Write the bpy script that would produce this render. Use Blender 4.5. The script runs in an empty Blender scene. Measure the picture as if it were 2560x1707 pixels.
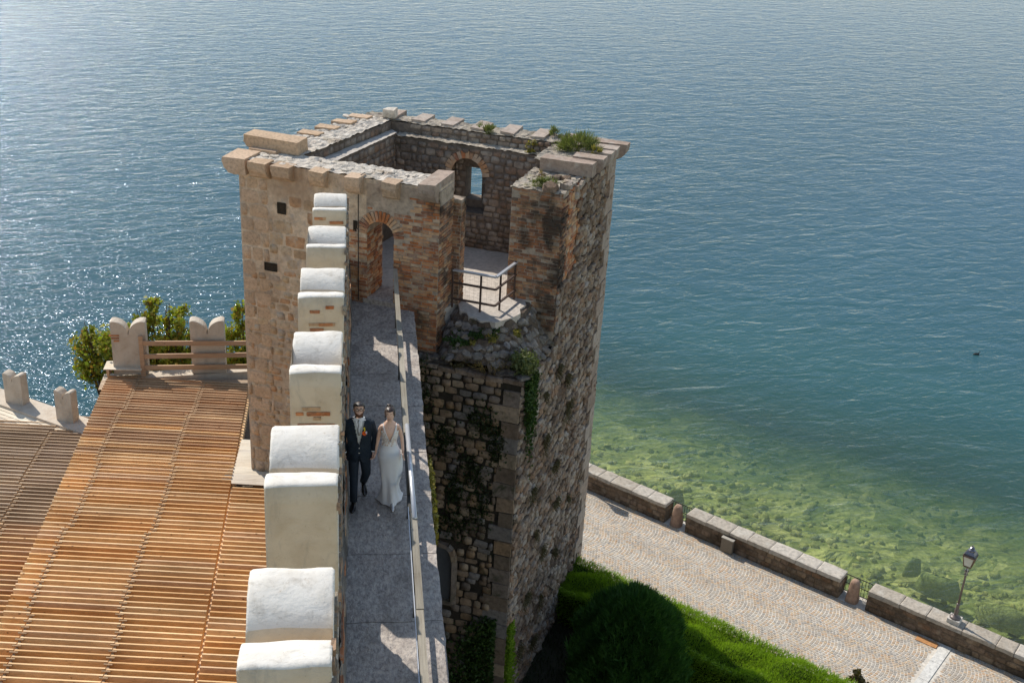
import bpy, math, random
import numpy as np
from mathutils import Vector, Matrix, Euler
R = math.radians
random.seed(7); rng = np.random.default_rng(11)
sc = bpy.context.scene
col = sc.collection

# ------------------------------------------------------------------ camera
F_PX, CX, CY, H = 3006.0, 1280.0, 853.5, 11.0      # focal length and centre of a 2560 px wide picture, height over the walkway
CXW = Vector((0.99225540, -0.11302822, 0.05151545))  # camera right, image down and forward in the world
CDW = Vector((-0.00049787, -0.41834566, -0.90828776))
CFW = Vector((0.12421341, 0.90122779, -0.41516202))
cam = bpy.data.cameras.new('camera'); camo = bpy.data.objects.new('camera', cam); col.objects.link(camo)
m = Matrix((CXW, -CDW, -CFW)).transposed().to_4x4(); m.translation = Vector((0, 0, H)); camo.matrix_world = m
cam.sensor_width = 36.0; cam.lens = F_PX / 2560 * 36; cam.clip_end = 9000; cam.clip_start = 0.1
sc.camera = camo

# ------------------------------------------------------------------ light
SUN_AZ, SUN_EL = -32.5, 45.5          # azimuth clockwise from +Y
sd = Vector((math.sin(R(SUN_AZ)) * math.cos(R(SUN_EL)), math.cos(R(SUN_AZ)) * math.cos(R(SUN_EL)), math.sin(R(SUN_EL))))
w = bpy.data.worlds.new('World'); sc.world = w; w.use_nodes = True
nt = w.node_tree; bg = nt.nodes['Background']; sky = nt.nodes.new('ShaderNodeTexSky')
sky.sky_type = 'NISHITA'; sky.sun_disc = False; sky.sun_elevation = R(SUN_EL); sky.sun_rotation = R(SUN_AZ)
sky.air_density = 1.0; sky.dust_density = 0.1; sky.ozone_density = 2.0
tint = nt.nodes.new('ShaderNodeMix'); tint.data_type = 'RGBA'; tint.blend_type = 'MULTIPLY'; tint.inputs[0].default_value = 1; tint.inputs[7].default_value = (1.17, 1.0, .82, 1)
nt.links.new(sky.outputs[0], tint.inputs[6]); nt.links.new(tint.outputs[2], bg.inputs[0]); bg.inputs[1].default_value = 0.145
sun = bpy.data.lights.new('sun', 'SUN'); sun.energy = 3.4; sun.angle = R(0.53); sun.color = (1.0, 0.94, 0.84)
suno = bpy.data.objects.new('sun', sun); col.objects.link(suno); suno.rotation_euler = sd.to_track_quat('Z', 'Y').to_euler(); suno.location = sd * 60
vs = sc.view_settings; vs.view_transform = 'Standard'; vs.look = 'None'; vs.gamma = 1; vs.use_curve_mapping = False; vs.exposure = 0.5

# ------------------------------------------------------------------ helpers: where things stand
def ray(px, py): return (CXW * (px - CX) + CDW * (py - CY) + CFW * F_PX)
def atz(px, py, z): r = ray(px, py); return Vector((0, 0, H)) + r * ((z - H) / r.z)
def aty(px, py, y): r = ray(px, py); return Vector((0, 0, H)) + r * (y / r.y)
TA = Vector((-0.231, 26.203, 0)); TU = Vector((math.cos(R(25)), -math.sin(R(25)), 0)); TV = Vector((math.sin(R(25)), math.cos(R(25)), 0))
def T(s, t, z): return TA + TU * s + TV * t + Vector((0, 0, z))     # tower frame: s along its door face, t inwards
def pix(P):
    d = Vector(P) - Vector((0, 0, H)); f = d.dot(CFW)
    return (CX + F_PX * d.dot(CXW) / f, CY + F_PX * d.dot(CDW) / f, f)

# ------------------------------------------------------------------ helpers: objects
def link(o, parent=None):
    col.objects.link(o)
    if parent is not None:
        o.parent = parent; o.matrix_parent_inverse = parent.matrix_basis.inverted()
    return o
def meshobj(name, v, f, mat=None, parent=None, smooth=False, mw=None):
    me = bpy.data.meshes.new(name); me.from_pydata([tuple(p) for p in v], [], [tuple(p) for p in f]); me.update()
    if smooth: me.polygons.foreach_set('use_smooth', [True] * len(me.polygons))
    if mat: me.materials.append(mat)
    o = bpy.data.objects.new(name, me)
    if mw is not None: o.matrix_basis = mw
    return link(o, parent)
def empty(name, loc):
    o = bpy.data.objects.new(name, None); o.empty_display_size = .3; o.matrix_basis = Matrix.Translation(Vector(loc)); return link(o)
def tag(o, label=None, cat=None, group=None, kind=None):
    if label: o['label'] = label
    if cat: o['category'] = cat
    if group: o['group'] = group
    if kind: o['kind'] = kind
    return o
def thing(name, loc, label, cat, group=None): return tag(empty(name, loc), label, cat, group)

class MB:
    def __init__(s): s.v = []; s.f = []
    def add(s, v, f):
        b = len(s.v); s.v += [Vector(p) for p in v]; s.f += [tuple(i + b for i in q) for q in f]; return s
    def box(s, c, d, rot=None, bev=0):
        c = Vector(c); hx, hy, hz = d[0] / 2, d[1] / 2, d[2] / 2
        vs_ = [Vector((x, y, z)) for x in (-hx, hx) for y in (-hy, hy) for z in (-hz, hz)]
        if rot is not None: vs_ = [rot @ p for p in vs_]
        return s.add([p + c for p in vs_], [(0, 1, 3, 2), (4, 6, 7, 5), (0, 4, 5, 1), (2, 3, 7, 6), (0, 2, 6, 4), (1, 5, 7, 3)])
    def prism(s, poly, z0, z1):      # poly: list of world xy or Vectors, z0/z1 scalars or lists
        n = len(poly); za = z0 if isinstance(z0, (list, tuple)) else [z0] * n; zb = z1 if isinstance(z1, (list, tuple)) else [z1] * n
        v = [(p[0], p[1], za[i]) for i, p in enumerate(poly)] + [(p[0], p[1], zb[i]) for i, p in enumerate(poly)]
        f = [tuple(range(n))[::-1], tuple(range(n, 2 * n))] + [(i, (i + 1) % n, n + (i + 1) % n, n + i) for i in range(n)]
        return s.add(v, f)
    def bar(s, a, b, wd, ht=None, up=Vector((0, 0, 1))):
        a = Vector(a); b = Vector(b); d = (b - a); L = d.length; d.normalize(); ht = ht or wd
        x = d.cross(up); x = x.normalized() if x.length > 1e-4 else Vector((1, 0, 0)); y = x.cross(d).normalized()
        v = [p + x * i * wd / 2 + y * j * ht / 2 for p in (a, b) for i, j in ((-1, -1), (1, -1), (1, 1), (-1, 1))]
        return s.add(v, [(0, 1, 2, 3), (7, 6, 5, 4), (0, 4, 5, 1), (1, 5, 6, 2), (2, 6, 7, 3), (3, 7, 4, 0)])
    def tube(s, pts, rad, n=8, cap=True):
        pts = [Vector(p) for p in pts]; rads = rad if isinstance(rad, (list, tuple)) else [rad] * len(pts); b = len(s.v)
        ref = Vector((0.13, 0.31, 0.94))
        for i, p in enumerate(pts):
            d = (pts[min(i + 1, len(pts) - 1)] - pts[max(i - 1, 0)]).normalized()
            x = d.cross(ref); x = x.normalized() if x.length > .05 else d.cross(Vector((1, 0, 0))).normalized(); y = d.cross(x)
            r = rads[i]; rx, ry = r if isinstance(r, tuple) else (r, r)
            for k in range(n): a = 2 * math.pi * k / n; s.v.append(p + x * math.cos(a) * rx + y * math.sin(a) * ry)
        for i in range(len(pts) - 1):
            for k in range(n): s.f.append((b + i * n + k, b + i * n + (k + 1) % n, b + (i + 1) * n + (k + 1) % n, b + (i + 1) * n + k))
        if cap: s.f.append(tuple(b + k for k in range(n))[::-1]); s.f.append(tuple(b + (len(pts) - 1) * n + k for k in range(n)))
        return s
    def lathe(s, c, prof, n=12):     # prof: (radius, z)
        b = len(s.v); c = Vector(c)
        for r, z in prof:
            for k in range(n): a = 2 * math.pi * k / n; s.v.append(c + Vector((math.cos(a) * r, math.sin(a) * r, z)))
        for i in range(len(prof) - 1):
            for k in range(n): s.f.append((b + i * n + k, b + i * n + (k + 1) % n, b + (i + 1) * n + (k + 1) % n, b + (i + 1) * n + k))
        s.f.append(tuple(b + k for k in range(n))[::-1]); s.f.append(tuple(b + (len(prof) - 1) * n + k for k in range(n)))
        return s
    def rings(s, rs, cap=True):      # list of equal-length rings of points
        b = len(s.v); n = len(rs[0])
        for r in rs: s.v += [Vector(p) for p in r]
        for i in range(len(rs) - 1):
            for k in range(n): s.f.append((b + i * n + k, b + i * n + (k + 1) % n, b + (i + 1) * n + (k + 1) % n, b + (i + 1) * n + k))
        if cap: s.f.append(tuple(b + k for k in range(n))[::-1]); s.f.append(tuple(b + (len(rs) - 1) * n + k for k in range(n)))
        return s
    def cap_cols(s, ring, zb):       # close the end of a shape whose outline is a height curve over its base
        for p, q in zip(ring[:-1], ring[1:]):
            if (Vector((p.x, p.y, 0)) - Vector((q.x, q.y, 0))).length < 1e-3: continue
            s.add([p, q, (q.x, q.y, zb), (p.x, p.y, zb)], [(0, 1, 2, 3)])
        return s
    def jitter(s, a):
        s.v = [p + Vector((random.uniform(-a, a), random.uniform(-a, a), random.uniform(-a, a))) for p in s.v]; return s
    def build(s, name, mat, parent=None, smooth=False): return meshobj(name, s.v, s.f, mat, parent, smooth)

def subsurf(o, lv=2):
    md = o.modifiers.new('s', 'SUBSURF'); md.levels = lv; md.render_levels = lv

# ------------------------------------------------------------------ materials
def rgb(h):
    return tuple(h) + (1,)
class NM:
    def __init__(s, name, rough=.85, spec=.3):
        s.m = bpy.data.materials.new(name); s.m.use_nodes = True; s.t = s.m.node_tree; s.b = s.t.nodes['Principled BSDF']
        s.b.inputs['Roughness'].default_value = rough; s.b.inputs['Specular IOR Level'].default_value = spec
    def n(s, ty, **kw):
        x = s.t.nodes.new(ty)
        for k, v in kw.items(): setattr(x, k, v)
        return x
    def l(s, a, b): s.t.links.new(a, b)
    def pos(s, scale=(1, 1, 1), obj=False, rot=(0, 0, 0)):
        src = s.n('ShaderNodeTexCoord').outputs['Object'] if obj else s.n('ShaderNodeNewGeometry').outputs['Position']
        mp = s.n('ShaderNodeMapping'); mp.inputs['Scale'].default_value = scale; mp.inputs['Rotation'].default_value = rot; s.l(src, mp.inputs[0]); return mp.outputs[0]
    def noise(s, vec, scale, detail=4, rough=.55, dist=0.0):
        x = s.n('ShaderNodeTexNoise'); x.inputs['Scale'].default_value = scale; x.inputs['Detail'].default_value = detail
        x.inputs['Roughness'].default_value = rough; x.inputs['Distortion'].default_value = dist; s.l(vec, x.inputs['Vector']); return x.outputs[0]
    def ramp(s, fac, stops, interp='LINEAR'):
        x = s.n('ShaderNodeValToRGB'); cr = x.color_ramp; cr.interpolation = interp
        while len(cr.elements) < len(stops): cr.elements.new(.5)
        for e, (p, c) in zip(cr.elements, stops): e.position = p; e.color = c if len(c) == 4 else (*c, 1)
        s.l(fac, x.inputs[0]); return x.outputs[0]
    def mix(s, fac, a, b, mode='MIX'):
        x = s.n('ShaderNodeMix', data_type='RGBA', blend_type=mode)
        for i, v in ((0, fac), (6, a), (7, b)):
            if hasattr(v, 'links'): s.l(v, x.inputs[i])
            elif i == 0: x.inputs[0].default_value = v
            else: x.inputs[i].default_value = v if len(v) == 4 else (*v, 1)
        return x.outputs[2]
    def math(s, op, a, b=0.0, clamp=False):
        x = s.n('ShaderNodeMath', operation=op, use_clamp=clamp)
        for i, v in ((0, a), (1, b)):
            if hasattr(v, 'links'): s.l(v, x.inputs[i])
            else: x.inputs[i].default_value = v
        return x.outputs[0]
    def rnd(s):
        return s.math('FRACT', s.math('ADD', s.math('MULTIPLY', s.n('ShaderNodeObjectInfo').outputs['Random'], 1.0), s.n('ShaderNodeNewGeometry').outputs['Random Per Island']))
    def base(s, c):
        if hasattr(c, 'links'): s.l(c, s.b.inputs['Base Color'])
        else: s.b.inputs['Base Color'].default_value = (*c, 1)
        return s
    def bump(s, h, dist=.02, strength=1.0):
        x = s.n('ShaderNodeBump'); x.inputs['Distance'].default_value = dist; x.inputs['Strength'].default_value = strength
        s.l(h, x.inputs['Height']); s.l(x.outputs[0], s.b.inputs['Normal']); return s

def stone(name, cols, dirt=(.06, .05, .045), dirt_amt=(.45, .7), scale=1.0, bump=.02, light=None, moss=None, rough=.9, nscale=9):
    M = NM(name, rough, .2); p = M.pos()
    n = len(cols); c = M.ramp(M.rnd(), [(i / n, x) for i, x in enumerate(cols)], 'CONSTANT')
    nz = M.noise(p, nscale * scale, 6, .65)
    c = M.mix(1.0, c, M.ramp(nz, [(.25, (.55, .55, .55)), (.5, (1, 1, 1)), (.8, (1.35, 1.32, 1.28))]), 'MULTIPLY')
    big = M.noise(p, 1.1 * scale, 5, .6, .6)
    if light: c = M.mix(M.math('MULTIPLY', M.ramp(M.noise(p, 3.3 * scale, 5, .7), [(.52, (0, 0, 0)), (.66, (1, 1, 1))]), .75), c, light)
    if moss: c = M.mix(M.math('MULTIPLY', M.ramp(M.noise(p, 1.7 * scale, 6, .7, .4), [(.55, (0, 0, 0)), (.68, (1, 1, 1))]), .8), c, moss)
    c = M.mix(M.math('MULTIPLY', M.ramp(big, [(dirt_amt[0], (0, 0, 0)), (dirt_amt[1], (1, 1, 1))]), .85), c, dirt)
    M.base(c)
    M.bump(M.math('ADD', M.noise(p, 26 * scale, 5, .7), M.math('MULTIPLY', M.noise(p, 7 * scale, 3), 1.2)), bump)
    return M.m

def plain(name, c, rough=.6, spec=.4, metal=0, var=.15, scale=20, bump=0):
    M = NM(name, rough, spec); p = M.pos(obj=False); M.b.inputs['Metallic'].default_value = metal
    nz = M.noise(p, scale, 4)
    M.base(M.mix(1.0, c, M.ramp(nz, [(.3, (1 - var,) * 3), (.7, (1 + var,) * 3)]), 'MULTIPLY'))
    if bump: M.bump(nz, bump)
    return M.m

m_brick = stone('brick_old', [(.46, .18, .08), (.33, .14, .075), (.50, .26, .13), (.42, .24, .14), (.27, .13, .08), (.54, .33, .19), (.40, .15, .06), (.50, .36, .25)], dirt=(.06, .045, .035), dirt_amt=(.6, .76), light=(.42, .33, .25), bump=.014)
m_brick_dark = stone('brick_dark', [(.36, .16, .08), (.24, .12, .075), (.42, .25, .14), (.17, .11, .08), (.36, .19, .11)], dirt=(.035, .03, .025), dirt_amt=(.5, .64), light=(.3, .25, .2), bump=.014)  # darker brick mix with blackish blotches, for pier sides and right pier
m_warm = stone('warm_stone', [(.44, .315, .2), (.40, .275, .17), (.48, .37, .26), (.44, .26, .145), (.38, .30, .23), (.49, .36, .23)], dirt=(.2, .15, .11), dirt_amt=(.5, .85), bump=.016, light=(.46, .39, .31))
m_warm_bed = stone('warm_mortar', [(.45, .35, .26)], dirt=(.3, .22, .16), dirt_amt=(.45, .8), bump=.012, light=(.5, .4, .3))
m_plaster = stone('weathered_render', [(.58, .46, .34)], dirt=(.34, .23, .15), dirt_amt=(.45, .7), bump=.02, light=(.36, .32, .28))
m_mortar = stone('brick_mortar', [(.40, .32, .25)], dirt=(.05, .04, .03), dirt_amt=(.5, .68), bump=.012)
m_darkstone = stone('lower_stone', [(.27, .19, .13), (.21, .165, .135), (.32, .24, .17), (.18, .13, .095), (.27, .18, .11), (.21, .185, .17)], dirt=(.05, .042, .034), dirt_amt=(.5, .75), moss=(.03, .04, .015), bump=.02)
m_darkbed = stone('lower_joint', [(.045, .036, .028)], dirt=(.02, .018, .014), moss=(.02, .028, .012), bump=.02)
m_rubble = stone('rubble_stone', [(.37, .275, .205), (.28, .21, .16), (.42, .335, .265), (.26, .175, .12), (.40, .33, .275), (.35, .225, .15), (.22, .16, .12)], dirt=(.13, .085, .06), dirt_amt=(.47, .66), light=(.44, .40, .37), moss=(.13, .095, .05), bump=.04)
m_rubblebed = stone('rubble_joint', [(.15, .115, .09)], dirt=(.07, .05, .035), bump=.03, moss=(.06, .06, .025))
m_top = stone('pale_wall_top', [(.60, .53, .45)], dirt=(.34, .25, .18), dirt_amt=(.6, .75), light=(.7, .65, .58), bump=.03, moss=(.3, .24, .15))
m_top_grey = stone('grey_wall_top', [(.42, .36, .29)], dirt=(.18, .14, .1), dirt_amt=(.5, .7), light=(.42, .38, .33), bump=.03, moss=(.22, .19, .1))
m_corbel = stone('corbel_stone', [(.47, .335, .225), (.51, .37, .26), (.43, .31, .215)], dirt=(.36, .235, .14), dirt_amt=(.5, .75), bump=.008, nscale=16)
m_corbel_grey = stone('grey_corbel_stone', [(.34, .26, .21), (.38, .31, .26)], dirt=(.22, .16, .12), dirt_amt=(.5, .75), bump=.01, light=(.42, .37, .32))
m_inner = stone('inner_stone', [(.27, .21, .165), (.33, .25, .19), (.22, .17, .135), (.36, .29, .23), (.29, .19, .13)], dirt=(.12, .09, .07), dirt_amt=(.45, .7), light=(.4, .35, .3), bump=.02)
m_innerbed = stone('inner_mortar', [(.19, .15, .12)], dirt=(.09, .07, .05), bump=.02)
m_floor = stone('floor_screed', [(.50, .45, .40)], dirt=(.38, .33, .28), dirt_amt=(.4, .8), bump=.006)
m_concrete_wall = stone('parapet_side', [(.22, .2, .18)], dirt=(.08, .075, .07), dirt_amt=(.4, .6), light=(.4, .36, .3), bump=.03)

def slab_mat():
    M = NM('walkway_stone', .9, .25); p = M.pos(); ps = M.pos((1, .55, 1))
    a = M.noise(ps, 17, 6, .7, .5); b = M.noise(p, 2.2, 4, .6)
    c = M.ramp(a, [(.3, (.25, .225, .21)), (.46, (.41, .365, .335)), (.56, (.53, .475, .425)), (.75, (.63, .565, .50))])
    c = M.mix(M.ramp(b, [(.35, (0, 0, 0)), (.75, (1, 1, 1))]), c, M.mix(1.0, c, (.8, .76, .74), 'MULTIPLY'))
    x = M.n('ShaderNodeTexVoronoi'); x.inputs['Scale'].default_value = 21; M.l(ps, x.inputs['Vector'])
    pits = M.ramp(x.outputs['Distance'], [(.0, (0, 0, 0)), (.16, (1, 1, 1))])
    pm = M.ramp(M.noise(p, 9, 3), [(.45, (1, 1, 1)), (.55, (0, 0, 0))])
    pit = M.math('MAXIMUM', pits, pm)
    c = M.mix(M.math('MULTIPLY', M.ramp(M.noise(p, .9, 6, .7, .6), [(.5, (0, 0, 0)), (.66, (1, 1, 1))]), .45), c, (.13, .115, .10))
    c = M.mix(M.math('MULTIPLY', M.math('SUBTRACT', 1.0, pit), .7), c, (.07, .06, .055)); M.base(c)
    M.bump(M.math('ADD', M.math('ADD', M.noise(ps, 30, 6, .7), M.math('MULTIPLY', M.noise(ps, 11, 4), 1.6)), M.math('MULTIPLY', pit, .8)), .022)
    return M.m
m_slab = slab_mat()

def stucco_mat(name, c, c2):
    M = NM(name, .8, .25); p = M.pos()
    a = M.noise(p, 3.0, 5, .6, .3); b = M.noise(p, 34, 4, .6)
    k = M.mix(M.ramp(a, [(.42, (0, 0, 0)), (.75, (1, 1, 1))]), c, c2)
    sp = M.ramp(M.noise(p, 46, 2), [(.70, (0, 0, 0)), (.75, (1, 1, 1))]); k = M.mix(M.math('MULTIPLY', sp, .5), k, (.2, .15, .11))
    g_ = M.noise(M.pos((1.2, 1.2, .35)), 4.2, 6, .7, .5)
    k = M.mix(M.math('MULTIPLY', M.ramp(g_, [(.54, (0, 0, 0)), (.72, (1, 1, 1))]), .55), k, (.33, .29, .24))
    k = M.mix(M.math('MULTIPLY', M.ramp(M.noise(p, 11, 6, .75), [(.60, (0, 0, 0)), (.68, (1, 1, 1))]), .45), k, (.36, .27, .18))
    M.base(k); M.bump(M.math('ADD', M.math('MULTIPLY', a, 1.4), M.math('MULTIPLY', M.noise(M.pos((1, 1, 2.2)), 14, 5, .6), .5)), .014); return M.m
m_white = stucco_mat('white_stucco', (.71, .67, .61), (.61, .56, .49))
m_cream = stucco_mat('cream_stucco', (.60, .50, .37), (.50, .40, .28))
m_pale = stucco_mat('pale_render', (.56, .48, .39), (.46, .37, .28))
m_brickred = stone('patch_brick', [(.42, .15, .06), (.36, .16, .08), (.46, .2, .09), (.42, .28, .17)], dirt_amt=(.7, .9), bump=.008)

def wood_mat(name, cols, grain_dir='x', knots=True, rough=.62):
    M = NM(name, rough, .3)
    sc_ = {'x': (.9, 22, 22), 'y': (22, .9, 22)}[grain_dir]
    g = M.noise(M.pos(sc_), 2.2, 5, .6, .5); p = M.pos()
    n = len(cols); c = M.ramp(M.rnd(), [(i / n, x) for i, x in enumerate(cols)], 'CONSTANT')
    c = M.mix(1.0, c, M.ramp(g, [(.3, (.72, .68, .62)), (.5, (1, 1, 1)), (.75, (1.2, 1.18, 1.12))]), 'MULTIPLY')
    c = M.mix(1.0, c, M.ramp(M.noise(p, .55, 3), [(.35, (.82, .78, .74)), (.65, (1.12, 1.12, 1.12))]), 'MULTIPLY')
    if knots:
        x = M.n('ShaderNodeTexVoronoi'); x.inputs['Scale'].default_value = 2.6; x.inputs['Randomness'].default_value = 1; M.l(M.pos((1, 1.8, 2.2)), x.inputs['Vector'])
        c = M.mix(M.ramp(x.outputs['Distance'], [(.05, (1, 1, 1)), (.09, (0, 0, 0))]), c, (.12, .05, .02))
    c = M.mix(M.math('MULTIPLY', M.ramp(M.noise(M.pos((.6, 5, 5)), 1.3, 5, .7), [(.55, (0, 0, 0)), (.72, (1, 1, 1))]), .4), c, M.mix(1.0, c, (.62, .56, .52), 'MULTIPLY'))
    M.base(c); M.bump(g, .004); return M.m
m_wood = wood_mat('larch_board', [(.76, .47, .22), (.79, .52, .27), (.72, .43, .19), (.80, .56, .32), (.75, .48, .24), (.69, .39, .16), (.74, .50, .30)])
m_wood_grey = wood_mat('weathered_board', [(.44, .32, .21), (.48, .35, .23), (.40, .29, .2), (.50, .38, .27)])
m_wood_mid = wood_mat('half_weathered_board', [(.52, .32, .18), (.48, .30, .17), (.55, .36, .21), (.50, .28, .14)])
m_wood_pale = wood_mat('pale_board', [(.66, .57, .45), (.70, .62, .50), (.62, .55, .46)], knots=False)
m_wood_rail = wood_mat('rail_timber', [(.52, .33, .2), (.47, .3, .19), (.55, .36, .22)])
m_rail_old = wood_mat('old_handrail', [(.30, .27, .22), (.25, .23, .19), (.34, .30, .24)], 'y', knots=False, rough=.8)
m_spacer = plain('spacer_wood', (.44, .30, .18), .8, .2)
m_iron = plain('rusty_iron', (.085, .055, .045), .6, .4, .3, .35, 30)
m_steel = plain('painted_steel', (.50, .51, .54), .35, .5, .4, .06, 6)
m_dkiron = plain('dark_iron', (.035, .033, .03), .6, .4, .2)
m_black = plain('black_cable', (.02, .018, .016), .6)

# water
SP = Vector((7.62, 35.21, 0)); SDIR = Vector((.717, -.697, 0)).normalized(); SOUT = Vector((.697, .717, 0)).normalized()
def water_mat():
    M = NM('lake_water', .06, .5); M.m.node_tree.nodes.remove(M.b); out = M.t.nodes['Material Output']
    p = M.n('ShaderNodeNewGeometry').outputs['Position']
    dt = M.n('ShaderNodeVectorMath', operation='DOT_PRODUCT'); sub = M.n('ShaderNodeVectorMath', operation='SUBTRACT')
    M.l(p, sub.inputs[0]); sub.inputs[1].default_value = tuple(SP); M.l(sub.outputs[0], dt.inputs[0]); dt.inputs[1].default_value = tuple(SOUT)
    al = M.n('ShaderNodeVectorMath', operation='DOT_PRODUCT'); M.l(sub.outputs[0], al.inputs[0]); al.inputs[1].default_value = tuple(SDIR)
    wob = M.math('MULTIPLY', M.math('SUBTRACT', M.noise(M.pos(), .16, 4, .6), .5), 5.0)
    d = M.math('ADD', M.math('ADD', dt.outputs['Value'], wob), M.math('MULTIPLY', al.outputs['Value'], -.16))
    body = M.ramp(M.math('DIVIDE', d, 60.0), [(.0, (.36, .40, .18)), (.08, (.20, .31, .13)), (.13, (.10, .21, .11)), (.17, (.055, .125, .09)), (.25, (.030, .090, .083)), (.42, (.027, .084, .094)), (1, (.028, .080, .102))])
    opac = M.ramp(M.math('DIVIDE', d, 18.0), [(.0, (.03,) * 3), (.45, (.3,) * 3), (.8, (.8,) * 3), (1, (1, 1, 1))])
    left = M.ramp(M.math('DIVIDE', M.math('ADD', al.outputs['Value'], 14.0), 10.0), [(0, (1, 1, 1)), (1, (0, 0, 0))])
    opac = M.math('MAXIMUM', opac, left)
    body = M.mix(left, body, (.022, .068, .074))
    # waves: wind ripples of about a metre with finer chop
    pv = M.pos((1, 1, 1), rot=(0, 0, R(-14)))
    st = M.n('ShaderNodeMapping'); st.inputs['Scale'].default_value = (.55, 1.15, 1); M.l(pv, st.inputs[0]); pv = st.outputs[0]
    h1 = M.noise(pv, .8, 3, .5, .8); h2 = M.noise(pv, 2.3, 4, .55, .6); h3 = M.noise(pv, 6.0, 4, .6, .3); h0 = M.noise(M.pos(), .02, 3)
    r2 = M.math('SUBTRACT', 1.0, M.math('ABSOLUTE', M.math('MULTIPLY', M.math('SUBTRACT', h2, .5), 2.6)))
    hh = M.math('ADD', M.math('ADD', M.math('MULTIPLY', h1, 1.0), M.math('MULTIPLY', r2, .10)), M.math('ADD', M.math('MULTIPLY', h3, .15), M.math('MULTIPLY', h2, .26)))
    b = M.n('ShaderNodeBump'); b.inputs['Strength'].default_value = 1.0
    amp = M.ramp(h0, [(.35, (.75,) * 3), (.65, (1.0,) * 3)])
    M.l(M.math('MULTIPLY', amp, .125), b.inputs['Distance']); M.l(hh, b.inputs['Height'])
    gl = M.n('ShaderNodeBsdfGlossy'); gl.inputs['Roughness'].default_value = .035; gl.inputs['Color'].default_value = (.53, .64, .90, 1); M.l(b.outputs[0], gl.inputs['Normal'])
    # capillary ripples that throw the sun's glints
    pc = M.pos((.8, 1.2, 1)); hc = M.math('ADD', M.math('MULTIPLY', M.noise(pc, 6.2, 1, .5), .46), M.math('MULTIPLY', h2, .8))
    b2 = M.n('ShaderNodeBump'); b2.inputs['Strength'].default_value = 1.0; b2.inputs['Distance'].default_value = .15; M.l(hc, b2.inputs['Height'])
    g2 = M.n('ShaderNodeBsdfGlossy'); g2.inputs['Roughness'].default_value = .11; g2.inputs['Color'].default_value = (.66, .74, .88, 1); M.l(b2.outputs[0], g2.inputs['Normal'])
    gm = M.n('ShaderNodeMixShader'); gm.inputs[0].default_value = .46; M.l(gl.outputs[0], gm.inputs[1]); M.l(g2.outputs[0], gm.inputs[2])
    df = M.n('ShaderNodeBsdfDiffuse'); M.l(body, df.inputs['Color'])
    tr = M.n('ShaderNodeBsdfTransparent'); tr.inputs['Color'].default_value = (.90, 1.0, .80, 1)
    mx = M.n('ShaderNodeMixShader'); M.l(opac, mx.inputs[0]); M.l(tr.outputs[0], mx.inputs[1]); M.l(df.outputs[0], mx.inputs[2])
    fr = M.n('ShaderNodeFresnel'); fr.inputs['IOR'].default_value = 1.333; M.l(b.outputs[0], fr.inputs['Normal'])
    m2 = M.n('ShaderNodeMixShader'); M.l(fr.outputs[0], m2.inputs[0]); M.l(mx.outputs[0], m2.inputs[1]); M.l(gm.outputs[0], m2.inputs[2])
    M.l(m2.outputs[0], out.inputs[0]); return M.m
m_water = water_mat()
def bed_mat():
    M = NM('lake_bed', .9, .1); p = M.pos()
    x = M.n('ShaderNodeTexVoronoi'); x.inputs['Scale'].default_value = 1.1; M.l(p, x.inputs['Vector'])
    c = M.ramp(x.outputs['Color'], [(.2, (.30, .29, .13)), (.5, (.46, .42, .2)), (.8, (.58, .51, .28))])
    c = M.mix(M.ramp(M.noise(p, .7, 5, .7), [(.38, (0, 0, 0)), (.62, (1, 1, 1))]), M.mix(1.0, c, (.42, .5, .42), 'MULTIPLY'), c)
    c = M.mix(1.0, c, M.ramp(M.noise(p, 5, 4, .7), [(.3, (.6, .6, .6)), (.7, (1.4, 1.4, 1.35))]), 'MULTIPLY')
    M.base(c); M.bump(x.outputs['Distance'], .2); return M.m
m_bed = bed_mat()
m_soil = stone('garden_soil', [(.05, .045, .028)], dirt=(.03, .03, .015), moss=(.03, .045, .012), bump=.03)

# ------------------------------------------------------------------ foliage
def leaf_mat(name, cols, trans=.25):
    M = NM(name, .55, .3)
    rnd = M.rnd(); n = len(cols); c = M.ramp(rnd, [(i / max(1, n - 1), x) for i, x in enumerate(cols)])
    M.base(c); out = M.t.nodes['Material Output']
    tl = M.n('ShaderNodeBsdfTranslucent'); M.l(M.mix(1.0, c, (1.25, 1.35, .6), 'MULTIPLY'), tl.inputs[0])
    mx = M.n('ShaderNodeMixShader'); mx.inputs[0].default_value = trans; M.l(M.b.outputs[0], mx.inputs[1]); M.l(tl.outputs[0], mx.inputs[2]); M.l(mx.outputs[0], out.inputs[0]); return M.m
m_hedge = leaf_mat('hedge_leaf', [(.16, .25, .018), (.22, .34, .025), (.28, .40, .04), (.18, .28, .02)], .45)
m_cyp = leaf_mat('cypress_leaf', [(.03, .085, .02), (.045, .12, .022), (.06, .14, .02), (.03, .075, .02)])
m_vine = leaf_mat('autumn_leaf', [(.22, .28, .03), (.14, .19, .025), (.36, .33, .04), (.28, .31, .045), (.36, .2, .035), (.20, .28, .03)], .45)
m_ivy = leaf_mat('ivy_leaf', [(.03, .065, .012), (.045, .09, .015), (.025, .05, .012), (.07, .12, .02)])
m_ivy_dark = leaf_mat('dark_growth_leaf', [(.018, .032, .009), (.025, .04, .01), (.035, .045, .012)])
m_bush = leaf_mat('wall_bush_leaf', [(.13, .155, .05), (.09, .12, .035), (.20, .21, .08), (.15, .16, .06)], .3)
m_dry = leaf_mat('dry_grass', [(.30, .2, .08), (.2, .15, .06), (.36, .26, .12), (.16, .13, .04)], .3)
m_yel = leaf_mat('yellow_weed', [(.3, .24, .05), (.18, .18, .04), (.4, .3, .08), (.12, .14, .03)], .3)
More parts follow.
